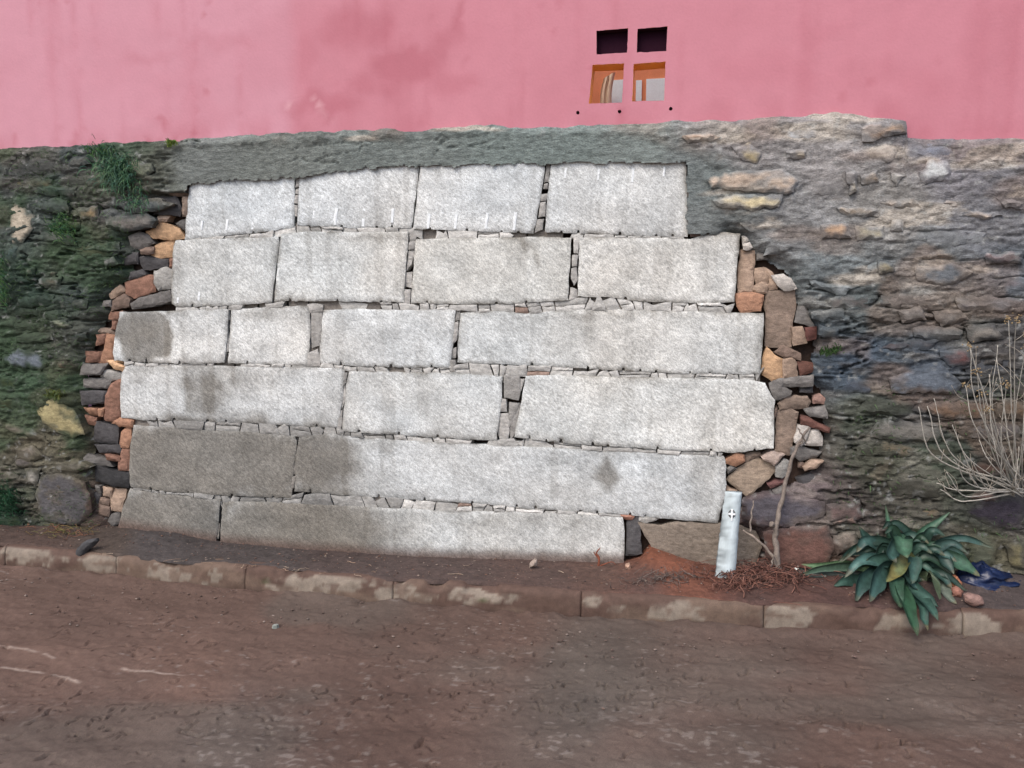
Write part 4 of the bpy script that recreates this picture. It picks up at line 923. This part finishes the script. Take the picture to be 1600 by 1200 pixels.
p = W(178, 268, -.06); tuft('fern', p, (.13, .13), 900, .085, 'green wispy fern clump growing from the wall top at left', 'fern', [(50, 88, 62), (62, 104, 72), (44, 76, 60), (84, 118, 80), (46, 84, 70)], 1.0, 3)
p = W(158, 238, -.06); tuft('grass_tuft', p, (.08, .03), 160, .045, 'short grass tuft on the wall top above the fern clump', 'grass tuft', gcols, .2, 4)
p = W(16, 790, -.07); tuft('fern', p, (.09, .09), 380, .10, 'dark green fern at the foot of the wall, far left corner', 'fern', [(44, 84, 60), (52, 100, 66), (40, 72, 54)], .3, 5)
p = W(4, 440, -.07); tuft('fern', p, (.03, .12), 170, .09, 'green fern at the left edge at mid height of the wall', 'fern', gcols, .6, 6)
p = W(267, 224, -.045); tuft('moss_tuft', p, (.025, .014), 110, .03, 'small bright yellow-green moss tuft on the wall top beside grey mortar', 'moss', [(120, 140, 60), (100, 128, 56)], .2, 7)
p = W(1296, 548, -.05); tuft('moss_tuft', p, (.04, .02), 120, .035, 'small dark green moss tuft right of the brown packing stones', 'moss', [(58, 84, 46), (70, 100, 56)], .3, 8)
p = W(88, 618, -.06); tuft('grass_tuft', p, (.05, .02), 110, .07, 'grass tuft hanging over the yellow stone at left', 'grass tuft', [(104, 112, 56), (84, 104, 56)], .7, 9)
p = W(105, 350, -.055); tuft('fern', p, (.10, .07), 260, .06, 'sparse green fern between the pale upright stone and the ochre stones', 'fern', gcols, .5, 10)
# moss film over the left wall: uncountable short leaves
r = np.random.default_rng(31); B = Bag(); k = 0
while k < 5200:
    px, py = (r.uniform(-20, 200), r.uniform(235, 820)) if r.random() < .85 else (r.uniform(1300, 1600), r.uniform(560, 840))
    q = W(px, py, -.05)
    if inpoly(np.array(px), np.array(py), HOLE): k += 1; continue
    if vn(q[0] * 5, q[2] * 6, 33) < .55: k += 1; continue
    l = r.uniform(.006, .022); d = np.array([r.normal(0, .7), -r.uniform(.3, 1), r.normal(.1, .7)]) * l
    v, f = blade(q + np.array([0, r.uniform(0, .02), 0]), q + d, .0016, (0, 0, .002), 3); B.add(v, f, lin((62, 86, 50)) * r.uniform(.5, 1.5)); k += 1
B.build('moss', M['grass'], None, kind='stuff', label='thin green moss and small leaves clinging to the old wall', cat='moss')

# ---- strap-leaved plant
base = verge_pt(1412, 905); PB = np.array([base[0], base[1] + .06, base[2] - .01])
plant = put('strap_leaf_plant', None, None, PB, label='clump of broad dark green strap leaves, some yellowed, growing over the kerb', cat='plant')
Q = lambda u, v: (1200 + u * .25, 760 + v * .25)
gl = (52, 92, 80); gl2 = (60, 104, 96); gl3 = (64, 112, 84)
LV = [ # tip, (via), root, width, depth offset at the tip (towards the street is negative), colour
 ((735, 118), None, (772, 420), 60, .05, gl3), ((1138, 160), None, (930, 340), 60, .06, gl3), ((1408, 385), (1200, 322), (1000, 400), 50, -.04, gl2), ((1248, 415), (1130, 352), (950, 460), 56, -.10, gl2), ((568, 250), (610, 320), (700, 420), 60, 0, gl),
 ((552, 412), (610, 340), (720, 400), 70, -.08, gl2), ((478, 570), (590, 462), (770, 490), 72, -.16, gl2), ((205, 552), (330, 512), (540, 500), 52, -.08, (84, 120, 96)), ((208, 486), (330, 500), (500, 492), 46, -.04, (92, 130, 84)), ((412, 622), (500, 590), (640, 590), 74, -.14, gl),
 ((545, 728), (590, 610), (680, 540), 90, -.17, gl2), ((636, 722), (670, 620), (740, 520), 98, -.19, gl2), ((738, 596), (790, 540), (872, 440), 74, -.21, (112, 126, 72)), ((832, 768), (800, 650), (790, 540), 92, -.20, gl3), ((935, 935), (880, 780), (820, 600), 98, -.21, (40, 84, 56)),
 ((1062, 752), (970, 680), (840, 600), 78, -.18, gl), ((1064, 838), (1000, 740), (900, 640), 70, -.19, gl), ((1178, 778), (1120, 690), (1060, 600), 60, -.14, (100, 112, 98)), ((1072, 706), (1050, 650), (1010, 560), 70, -.20, (98, 118, 84)), ((1325, 562), (1220, 490), (1080, 440), 86, -.06, gl3),
 ((1162, 548), (1120, 480), (1040, 400), 66, -.12, gl), ((800, 478), (770, 420), (830, 350), 92, -.16, gl2), ((872, 448), (850, 400), (840, 330), 98, -.18, gl3), ((982, 352), (920, 320), (860, 330), 60, -.06, gl), ((362, 662), (290, 610), (225, 570), 44, -.05, (88, 104, 96)), ((440, 470), (540, 400), (700, 390), 60, -.06, gl),
 ((1090, 290), (1000, 300), (900, 360), 44, .02, gl2), ((900, 610), (910, 540), (900, 440), 70, -.17, gl), ((960, 660), (900, 600), (840, 520), 60, -.18, gl2), ((690, 300), (700, 360), (760, 440), 60, .04, gl), ((820, 200), (800, 300), (790, 420), 50, .06, gl), ((1180, 470), (1100, 420), (1000, 420), 60, -.09, gl2),
 ((1000, 900), (960, 800), (880, 660), 60, -.18, gl), ((700, 640), (730, 560), (790, 500), 70, -.15, gl), ((1260, 480), (1160, 400), (1010, 420), 60, -.02, gl), ((1150, 640), (1090, 560), (1000, 480), 70, -.12, gl), ((880, 270), (850, 320), (830, 420), 50, .04, gl3), ((1010, 250), (950, 330), (890, 430), 50, .05, gl), ((600, 480), (680, 450), (800, 470), 70, -.12, gl)]
r = np.random.default_rng(44)
for _ in range(48):
    a_ = r.uniform(-.15, math.pi + .15) if r.random() < .6 else r.uniform(math.pi, 2 * math.pi); ln = r.uniform(150, 330)
    cx_, cy_ = 850 + r.normal(0, 60), 480 + r.normal(0, 50)
    tp = (cx_ + math.cos(a_) * ln * 1.15, cy_ - math.sin(a_) * ln * .85 + (40 if math.sin(a_) > .3 else 110)); vi = (cx_ + math.cos(a_) * ln * .6, cy_ - math.sin(a_) * ln * .75 - 10)
    LV.append((tp, vi, (cx_, cy_), r.uniform(38, 66), r.uniform(-.12, .03), [(40, 74, 62), (48, 86, 72), (44, 82, 60), (58, 100, 84)][r.integers(4)]))
for (tip, via, root, w, dy, c) in LV:
    yb = PB[1]; dy = dy * (2.3 if tip[1] > 800 else (1.75 if tip[1] > 690 else 1.15))
    f3 = lambda uv, o: W(*Q(*uv), yb + o)
    rootp = PB + np.array([r.normal(0, .035), r.normal(0, .03), 0])
    m1 = f3(root, dy * .30); pts = [rootp, m1]
    if via: pts.append(f3(via, dy * .75))
    pts.append(f3(tip, dy))
    c3 = curve3(pts, 7); n = len(c3); t = np.linspace(0, 1, n)
    for k in range(n): c3[k][2] = max(c3[k][2], (max(verge_height(c3[k][0], c3[k][1]), KH + .012) if c3[k][1] > float(ykerb(c3[k][0])) - .02 else .03) + .008)
    T = np.gradient(c3, axis=0); T /= np.linalg.norm(T, axis=1)[:, None] + 1e-9
    view = np.array([.15, -1, .45]) + r.normal(0, .22, 3); S_ = np.cross(T, view); S_ /= np.linalg.norm(S_, axis=1)[:, None] + 1e-9
    Nn = np.cross(S_, T)
    half = w * .25 * .0036 * .50 * (np.clip(t / .30, .30, 1) ** .6) * np.clip((1 - t) / .42, 0, 1) ** .7 + .0006
    half = half * (1 + .10 * np.sin(t * 17 + r.uniform(0, 6)))
    sgn = np.sign((Nn @ view)[:, None]); fold = .30 * half
    rows = []
    for k, a in ((-1, 1), (-.5, .45), (0, 0), (.5, .45), (1, 1)): rows.append(c3 + S_ * (half * k)[:, None] + sgn * Nn * (fold * a)[:, None])
    V = np.stack(rows, 1).reshape(-1, 3); F = [tuple(q) for q in grid_faces(n, 5)]
    V2 = V - np.repeat((sgn * Nn)[:, None], 5, 1).reshape(-1, 3) * .0016; nv = len(V)
    F2 = [tuple(i + nv for i in q[::-1]) for q in F]
    ed = []
    for i in range(n - 1): ed += [(i * 5, (i + 1) * 5, nv + (i + 1) * 5, nv + i * 5), ((i + 1) * 5 + 4, i * 5 + 4, nv + i * 5 + 4, nv + (i + 1) * 5 + 4)]
    cl = desat(lin(c), .22) * r.uniform(.6, 1.15) * .70; C = np.tile(cl, (nv, 1)); tt = np.repeat(t, 5)
    C[2::5] *= 1.35
    C *= (.7 + .6 * fbm(V[:, 0] * 30 + V[:, 1] * 20, V[:, 2] * 30, 17, 3))[:, None]
    if c[0] > 110: C = C + (sstep(.42, .62, vn(V[:, 0] * 40, V[:, 2] * 40, 9))[:, None]) * (lin((150, 134, 72)) * .6 - C) * .6
    else: C = C + ((tt > .88) * r.uniform(0, .7))[:, None] * (lin((120, 108, 80)) * .7 - C)
    obj('leaf', np.r_[V, V2], F + F2 + ed, M['leaf'], np.r_[C, C], plant)

# ---- dry grey shrub at the right edge
sb = W(1592, 768, -.10); shrub = put('dry_shrub', None, None, sb, label='leafless grey shrub with arching thin stems at the right edge of the wall', cat='shrub')
r = np.random.default_rng(52)
ST = [((1437, 637), (1475, 700)), ((1448, 634), (1490, 705)), ((1458, 622), (1500, 700)), ((1492, 660), (1540, 700)), ((1516, 548), (1530, 615)), ((1518, 540), (1560, 640)), ((1560, 540), (1548, 640)), ((1590, 497), (1580, 580)), ((1576, 500), (1582, 620)), ((1548, 585), (1555, 660)), ((1512, 600), (1525, 660)), ((1480, 740), (1530, 760)),
      ((1465, 755), (1530, 758)), ((1470, 765), (1530, 772)), ((1530, 690), (1560, 720)), ((1610, 520), (1598, 640)), ((1570, 600), (1575, 690)), ((1545, 640), (1560, 710)), ((1500, 690), (1545, 735)), ((1520, 720), (1560, 750)), ((1600, 580), (1590, 680)), ((1660, 540), (1625, 660)),
      ((1700, 600), (1640, 690)), ((1535, 615), (1560, 690)), ((1525, 580), (1545, 660)),  ((1508, 735), (1550, 755)), ((1488, 715), (1540, 745)), ((1590, 700), (1585, 740)), ((1565, 700), (1575, 740)), ((1555, 560), (1570, 650)), ((1602, 540), (1588, 650))]
heads = []
for (tip, via) in ST:
    y1 = -.10 - r.uniform(.02, .22); y2 = y1 - r.uniform(-.05, .12)
    p = curve3([sb + r.normal(0, .02, 3), W(via[0] + .35 * (tip[0] - via[0]) + r.normal(0, 4), via[1] + 14 + r.normal(0, 4), y1), W(*tip, y2)], 10)
    p = p + np.cumsum(r.normal(0, .0012, p.shape), 0)
    v, f = tube(p, np.linspace(.0042, .0018, len(p)) * r.uniform(.7, 1.2), 5)
    obj('stem', v, f, M['wood'], lin((176, 172, 163)) * r.uniform(.75, 1.15), shrub)
    for _ in range(2):
        i = r.integers(6, len(p) - 2); q = p[i] + np.array([r.normal(0, .05), r.normal(0, .03), r.uniform(.05, .13)])
        v, f = tube(curve3([p[i], (p[i] + q) / 2 + r.normal(0, .008, 3), q], 4), np.linspace(.0016, .0009, 9), 4); obj('twig', v, f, M['wood'], lin((160, 152, 140)) * r.uniform(.7, 1.1), shrub)
    if tip[1] < 650 and r.random() < .35: heads.append(p[-1])
for hpt in heads:
    B = Bag()
    for _ in range(16):
        c = hpt + r.normal(0, .011, 3); a = r.normal(0, 1, 3); a /= np.linalg.norm(a)
        v, f = tube([c - a * .004, c, c + a * .004], [.001, .0042, .001], 5); B.add(v, f, lin((150, 130, 98)) * r.uniform(.6, 1.2))
    B.build('seed_head', M['wood'], shrub, kind='stuff')

# ---- bare woody sapling right of the post
bb = verge_pt(1217, 892); sap = put('bare_sapling', None, None, bb, label='bare grey woody sapling with a crooked stem beside the white post', cat='sapling')
def yy(o): return bb[1] + o
def limb(pts, r0, r1, nm, c=(126, 116, 108)):
    p = curve3(pts, 8); p = p + .003 * np.sin(np.arange(len(p))[:, None] * np.array([1.1, .7, 0.]))
    v, f = tube(p, np.linspace(r0, r1, len(p)) * (1 + .12 * np.sin(np.arange(len(p)) * 1.7)), 8); obj(nm, v, f, M['wood'], lin(c), sap)
limb([W(1219, 905, yy(0)), W(1212, 850, yy(.02)), W(1213, 822, yy(.02)), W(1222, 780, yy(.05)), W(1236, 722, yy(.06)), W(1250, 690, yy(.06)), W(1264, 668, yy(.06))], .018, .006, 'stem')
limb([W(1212, 826, yy(.02)), W(1206, 818, yy(.0)), W(1205, 822, yy(-.02))], .014, .010, 'branch')
limb([W(1214, 890, yy(0)), W(1206, 868, yy(-.02)), W(1185, 845, yy(-.03)), W(1160, 828, yy(-.02))], .010, .005, 'branch', (140, 128, 118))
limb([W(1172, 832, yy(-.02)), W(1174, 805, yy(0)), W(1178, 782, yy(.03))], .006, .003, 'branch')
limb([W(1246, 698, yy(.06)), W(1254, 690, yy(.05)), W(1253, 676, yy(.05))], .005, .003, 'twig'); limb([W(1258, 690, yy(.06)), W(1252, 678, yy(.04)), W(1247, 668, yy(.04))], .005, .003, 'twig')
limb([W(1203, 893, yy(-.03)), W(1206, 880, yy(-.03)), W(1210, 868, yy(-.03))], .007, .004, 'branch')

# ================================================================== WHITE POST
pf = verge_pt(1132, 902)
post = put('white_post', None, None, pf, label='leaning weathered white post with a small metal cross standing before the wall', cat='post')
zz = np.linspace(0, 1, 34); ptop = W(1146, 769, pf[1] + .10); pbot = W(1131, 918, pf[1])
V = []; C = []
prof = [(-1, .25), (-.93, -.35), (-.35, -.95), (.2, -1), (.62, -.78), (.95, -.2), (1, .35), (.7, .9), (-.6, .9)]
for i, t in enumerate(zz):
    c = pbot + (ptop - pbot) * t; hw = .055 - .010 * t; hd = .032
    for j, (a, b) in enumerate(prof):
        e = .0035 * (vn(np.array(i * .9 + j * 3.1), np.array(j * 1.7), 8) - .5) * 2
        V.append((c[0] + a * hw + e, c[1] + b * hd + e, c[2]))
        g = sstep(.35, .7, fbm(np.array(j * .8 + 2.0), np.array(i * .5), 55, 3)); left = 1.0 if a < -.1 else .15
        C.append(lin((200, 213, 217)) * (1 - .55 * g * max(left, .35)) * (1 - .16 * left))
V = np.array(V); n = len(prof); F = []
for i in range(len(zz) - 1):
    for j in range(n): F.append((i * n + j, i * n + (j + 1) % n, (i + 1) * n + (j + 1) % n, (i + 1) * n + j))
F += [tuple(range(n))[::-1], tuple(range((len(zz) - 1) * n, len(zz) * n))]
obj('shaft', V, F, M['post'], np.array(C), post)
yc = pf[1] + .05 * 1.5 - .0; 
def on_post(px, py):
    t = (918 - py) / (918 - 769.); c = pbot + (ptop - pbot) * t; return W(px, py, c[1] - .0345)
cc = on_post(1143.5, 803)
ringv, ringf = tube([cc + np.array([.016 * math.cos(a), .001, .020 * math.sin(a)]) for a in np.linspace(0, 2 * math.pi, 17)], .0035, 6); obj('ring', ringv, ringf, M['wood'], lin((92, 92, 92)), post)
a_, b_, t_, u_ = .0045, .018, .026, .036
cr = [(-a_, t_), (a_, t_), (a_, .005), (b_, .005), (b_, -.004), (a_, -.004), (a_ * .6, -u_), (-a_ * .6, -u_), (-a_, -.004), (-b_, -.004), (-b_, .005), (-a_, .005)]
v = [(cc[0] + p[0], cc[1] - .008, cc[2] + p[1]) for p in cr] + [(cc[0] + p[0], cc[1] + .003, cc[2] + p[1]) for p in cr]
obj('cross', v, [tuple(range(12))[::-1], tuple(range(12, 24))] + [(i, (i + 1) % 12, 12 + (i + 1) % 12, 12 + i) for i in range(12)], M['post'], lin((240, 244, 246)), post, smooth=False)

# ================================================================== LOOSE THINGS
def loose(name, poly, c, y, label, cat, z=None, thick=.05, material='stone', **k):
    o = piece(name, poly, M[material], lin(c), None, y=y, depth=thick, sp=.012, bevel=.014, bw=.02, dome=.012, relief=.006, rfreq=16, jit=.004, facets=2, smoothing=1, label=label, cat=cat, **k)
    return o
def loose_at(name, poly, c, label, cat, **k):
    xs_ = [p[0] for p in poly]; ys_ = [p[1] for p in poly]; q = verge_pt(sum(xs_) / len(xs_), max(ys_) - 1)
    return loose(name, poly, c, float(q[1]), label, cat, **k)
loose_at('loose_stone', Q(*(1120, 570)) and [Q(1125, 575), Q(1190, 570), Q(1232, 610), Q(1222, 650), Q(1160, 655), Q(1125, 630)], (168, 112, 84), 'rounded orange stone just right of the strap leaf plant', 'stone')
loose_at('loose_stone', [Q(1240, 690), Q(1280, 680), Q(1350, 700), Q(1370, 750), Q(1300, 765), Q(1245, 735)], (136, 110, 102), 'flat pinkish stone on the kerb edge below the blue bag', 'stone')
loose_at('loose_stone', [Q(1160, 660), Q(1200, 640), Q(1240, 670), Q(1220, 710), Q(1170, 700)], (130, 92, 80), 'small brown clod between the orange and the pinkish stone', 'stone')
loose_at('loose_stone', [Q(170, 525), Q(200, 515), Q(212, 540), Q(180, 552)], (220, 226, 222), 'small white stone chip at the left tip of the strap leaf plant', 'stone')
loose_at('slate_shard', [(113, 876), (114, 860), (130, 846), (146, 842), (147, 848), (133, 862), (122, 878)], (62, 62, 64), 'dark slate shard leaning on the kerb at left', 'slate shard')
loose_at('loose_stone', [(826, 882), (834, 876), (838, 880), (836, 888), (826, 890)], (150, 136, 126), 'small pale stone chip on the earth below the granite', 'stone')
loose_at('loose_stone', [(976, 884), (984, 882), (986, 892), (977, 894)], (158, 130, 112), 'small tan pebble at the foot of the slate prop', 'stone')
g = G(430, 978, .01); B = Bag()
tt = [(.7 * a, .7 * b) for a, b in [(-.022, -.006), (-.004, -.016), (.020, -.010), (.026, .008), (.004, .016), (-.018, .010)]]
v = [(g[0] + a, g[1] + b * 1.4, .0) for a, b in tt] + [(g[0] + a * .85, g[1] + b * 1.2, .016 + a * .1) for a, b in tt]; n = 6
B.add(v, [tuple(range(6, 12))] + [(i, (i + 1) % 6, 6 + (i + 1) % 6, 6 + i) for i in range(6)], lin((140, 146, 140))); B.build('stone_chip', M['stone'], None, False, label='pale stone chip lying alone on the muddy road', cat='stone chip')

# blue plastic bag
r = np.random.default_rng(61); cb = verge_pt(1545, 918); nu, nv_ = 40, 26
U, Vv = np.meshgrid(np.linspace(0, 2 * math.pi, nu), np.linspace(.02, math.pi / 2, nv_), indexing='ij')
nx = fbm(U * 1.9, Vv * 4, 62, 3); nx = nx * (1 - U / (2 * math.pi)) + fbm((U - 2 * math.pi) * 1.9 + 0, Vv * 4, 62, 3) * (U / (2 * math.pi))
rad = .55 + .9 * nx
Xb = cb[0] + .15 * rad * np.cos(U) * np.sin(Vv) ** .8; Yb = cb[1] + .09 + .10 * rad * np.sin(U) * np.sin(Vv) ** .8; Zb = cb[2] - .02 + .10 * np.cos(Vv) * (.6 + .8 * fbm(Xb * 18, Yb * 18, 63, 3)) + .02 * (fbm(Xb * 40, Yb * 40, 64, 2) - .5)
obj('plastic_bag', np.stack([Xb, Yb, Zb], -1).reshape(-1, 3), grid_faces(nu, nv_), M['plastic'], lin((16, 30, 62)), None, label='crumpled blue plastic bag lying at the foot of the wall', cat='plastic bag')

# rusty root stub standing out of the earth
rb = verge_pt(935, 884); rt = put('dry_root', None, None, rb, label='reddish dry root stub sticking out of the earth below the granite', cat='root')
for pts, r0 in (([(935, 886), (936, 872), (932, 864), (938, 856)], .008), ([(936, 874), (930, 866), (928, 862)], .005), ([(938, 884), (955, 878), (962, 882)], .004), ([(934, 886), (924, 884), (914, 887)], .004)):
    v, f = tube(curve3([W(*p, rb[1]) for p in pts], 6), np.linspace(r0, r0 * .4, (len(pts) - 1) * 6 + 1), 6); obj('root_strand', v, f, M['wood'], lin((128, 76, 58)), rt)
# heap of dry roots round the post
def litter(name, n, box, L, cols, label, cat, seed, rad=(.0012, .003), lift=.01):
    r = np.random.default_rng(seed); B = Bag()
    for _ in range(n):
        px, py = r.normal(box[0], box[2]), r.normal(box[1], box[3]); q = verge_pt(px, py); a = r.uniform(0, math.pi); l = r.uniform(*L)
        d = np.array([math.cos(a), math.sin(a) * .8, 0]) * l / 2
        pts = []
        for t in (-1, -.3, .4, 1):
            s = q + d * t + r.normal(0, .006, 3); s[2] = verge_height(s[0], s[1]) + r.uniform(.001, lift) if s[1] > float(ykerb(s[0])) + .03 else max(s[2], KH + .01); pts.append(s)
        v, f = tube(curve3(pts, 3), r.uniform(*rad), 4); B.add(v, f, lin(cols[r.integers(len(cols))]) * r.uniform(.6, 1.2))
    B.build(name, M['wood'], None, kind='stuff', label=label, cat=cat)
rc = [(112, 76, 66), (96, 64, 56), (128, 92, 80), (84, 62, 56)]
litter('root_litter', 300, (1178, 905, 42, 12), (.05, .2), rc, 'heap of dry reddish roots at the foot of the white post', 'root litter', 71, (.001, .003), .05)
litter('twig_litter', 90, (1040, 906, 30, 7), (.04, .12), [(110, 98, 92), (90, 80, 76)], 'tangle of thin dry twigs on the earth left of the post', 'twigs', 72, (.0008, .0018), .03)
litter('straw_litter', 26, (470, 892, 170, 10), (.03, .09), [(176, 158, 138), (150, 128, 110)], 'scattered pale straws and splinters on the earth strip', 'straw', 73, (.0008, .002), .01)
litter('dry_grass_litter', 60, (100, 832, 26, 5), (.05, .13), [(128, 108, 70), (140, 98, 76), (98, 96, 58)], 'dry yellowish grass blades at the left foot of the wall', 'dry grass', 74, (.001, .002), .03)
# gravel and clods strewn over the earth strip and the road edge
def crumbs(name, n, sampler, cols, size, label, cat, seed):
    r = np.random.default_rng(seed); B = Bag()
    ico = np.array([(0, 0, 1), (.9, 0, .4), (.28, .85, .4), (-.72, .53, .4), (-.72, -.53, .4), (.28, -.85, .4), (0, 0, -.6)])
    fc = [(0, 1, 2), (0, 2, 3), (0, 3, 4), (0, 4, 5), (0, 5, 1), (6, 2, 1), (6, 3, 2), (6, 4, 3), (6, 5, 4), (6, 1, 5)]
    for _ in range(n):
        q = sampler(r); s = size[0] * (size[1] / size[0]) ** (r.random() ** 2); a = r.uniform(0, 6.28); R = np.array([[math.cos(a), -math.sin(a), 0], [math.sin(a), math.cos(a), 0], [0, 0, 1]])
        B.add((ico * r.uniform(.7, 1.25, (7, 1)) * np.array([1, .8, .65])) @ R.T * s + q, fc, lin(cols[r.integers(len(cols))]) * r.uniform(.7, 1.2))
    B.build(name, M['soil'], None, False, kind='stuff', label=label, cat=cat)
def s1(r):
    x = r.uniform(-3.6, 2.9); s = r.uniform(.02, .9); return np.array([x, float(yverge(np.array(x), np.array(s))), float(verge_z(np.array(x), np.array(s)))])
crumbs('gravel', 1500, s1, [(96, 76, 68), (110, 84, 72), (84, 72, 70), (130, 116, 106)], (.003, .012), 'small crumbs of earth and gravel on the strip below the wall', 'gravel', 81)
def s2(r):
    x = r.uniform(-3.4, 2.8); y = float(ykerb(x)) - abs(r.normal(0, .35 if r.random() < .5 else .03)) - .005; return np.array([x, y, .003])
crumbs('mud_crumbs', 1900, s2, [(96, 80, 74), (104, 88, 80), (84, 70, 64), (128, 116, 108)], (.003, .012), 'small crumbs of mud and grit scattered on the road', 'mud', 82)
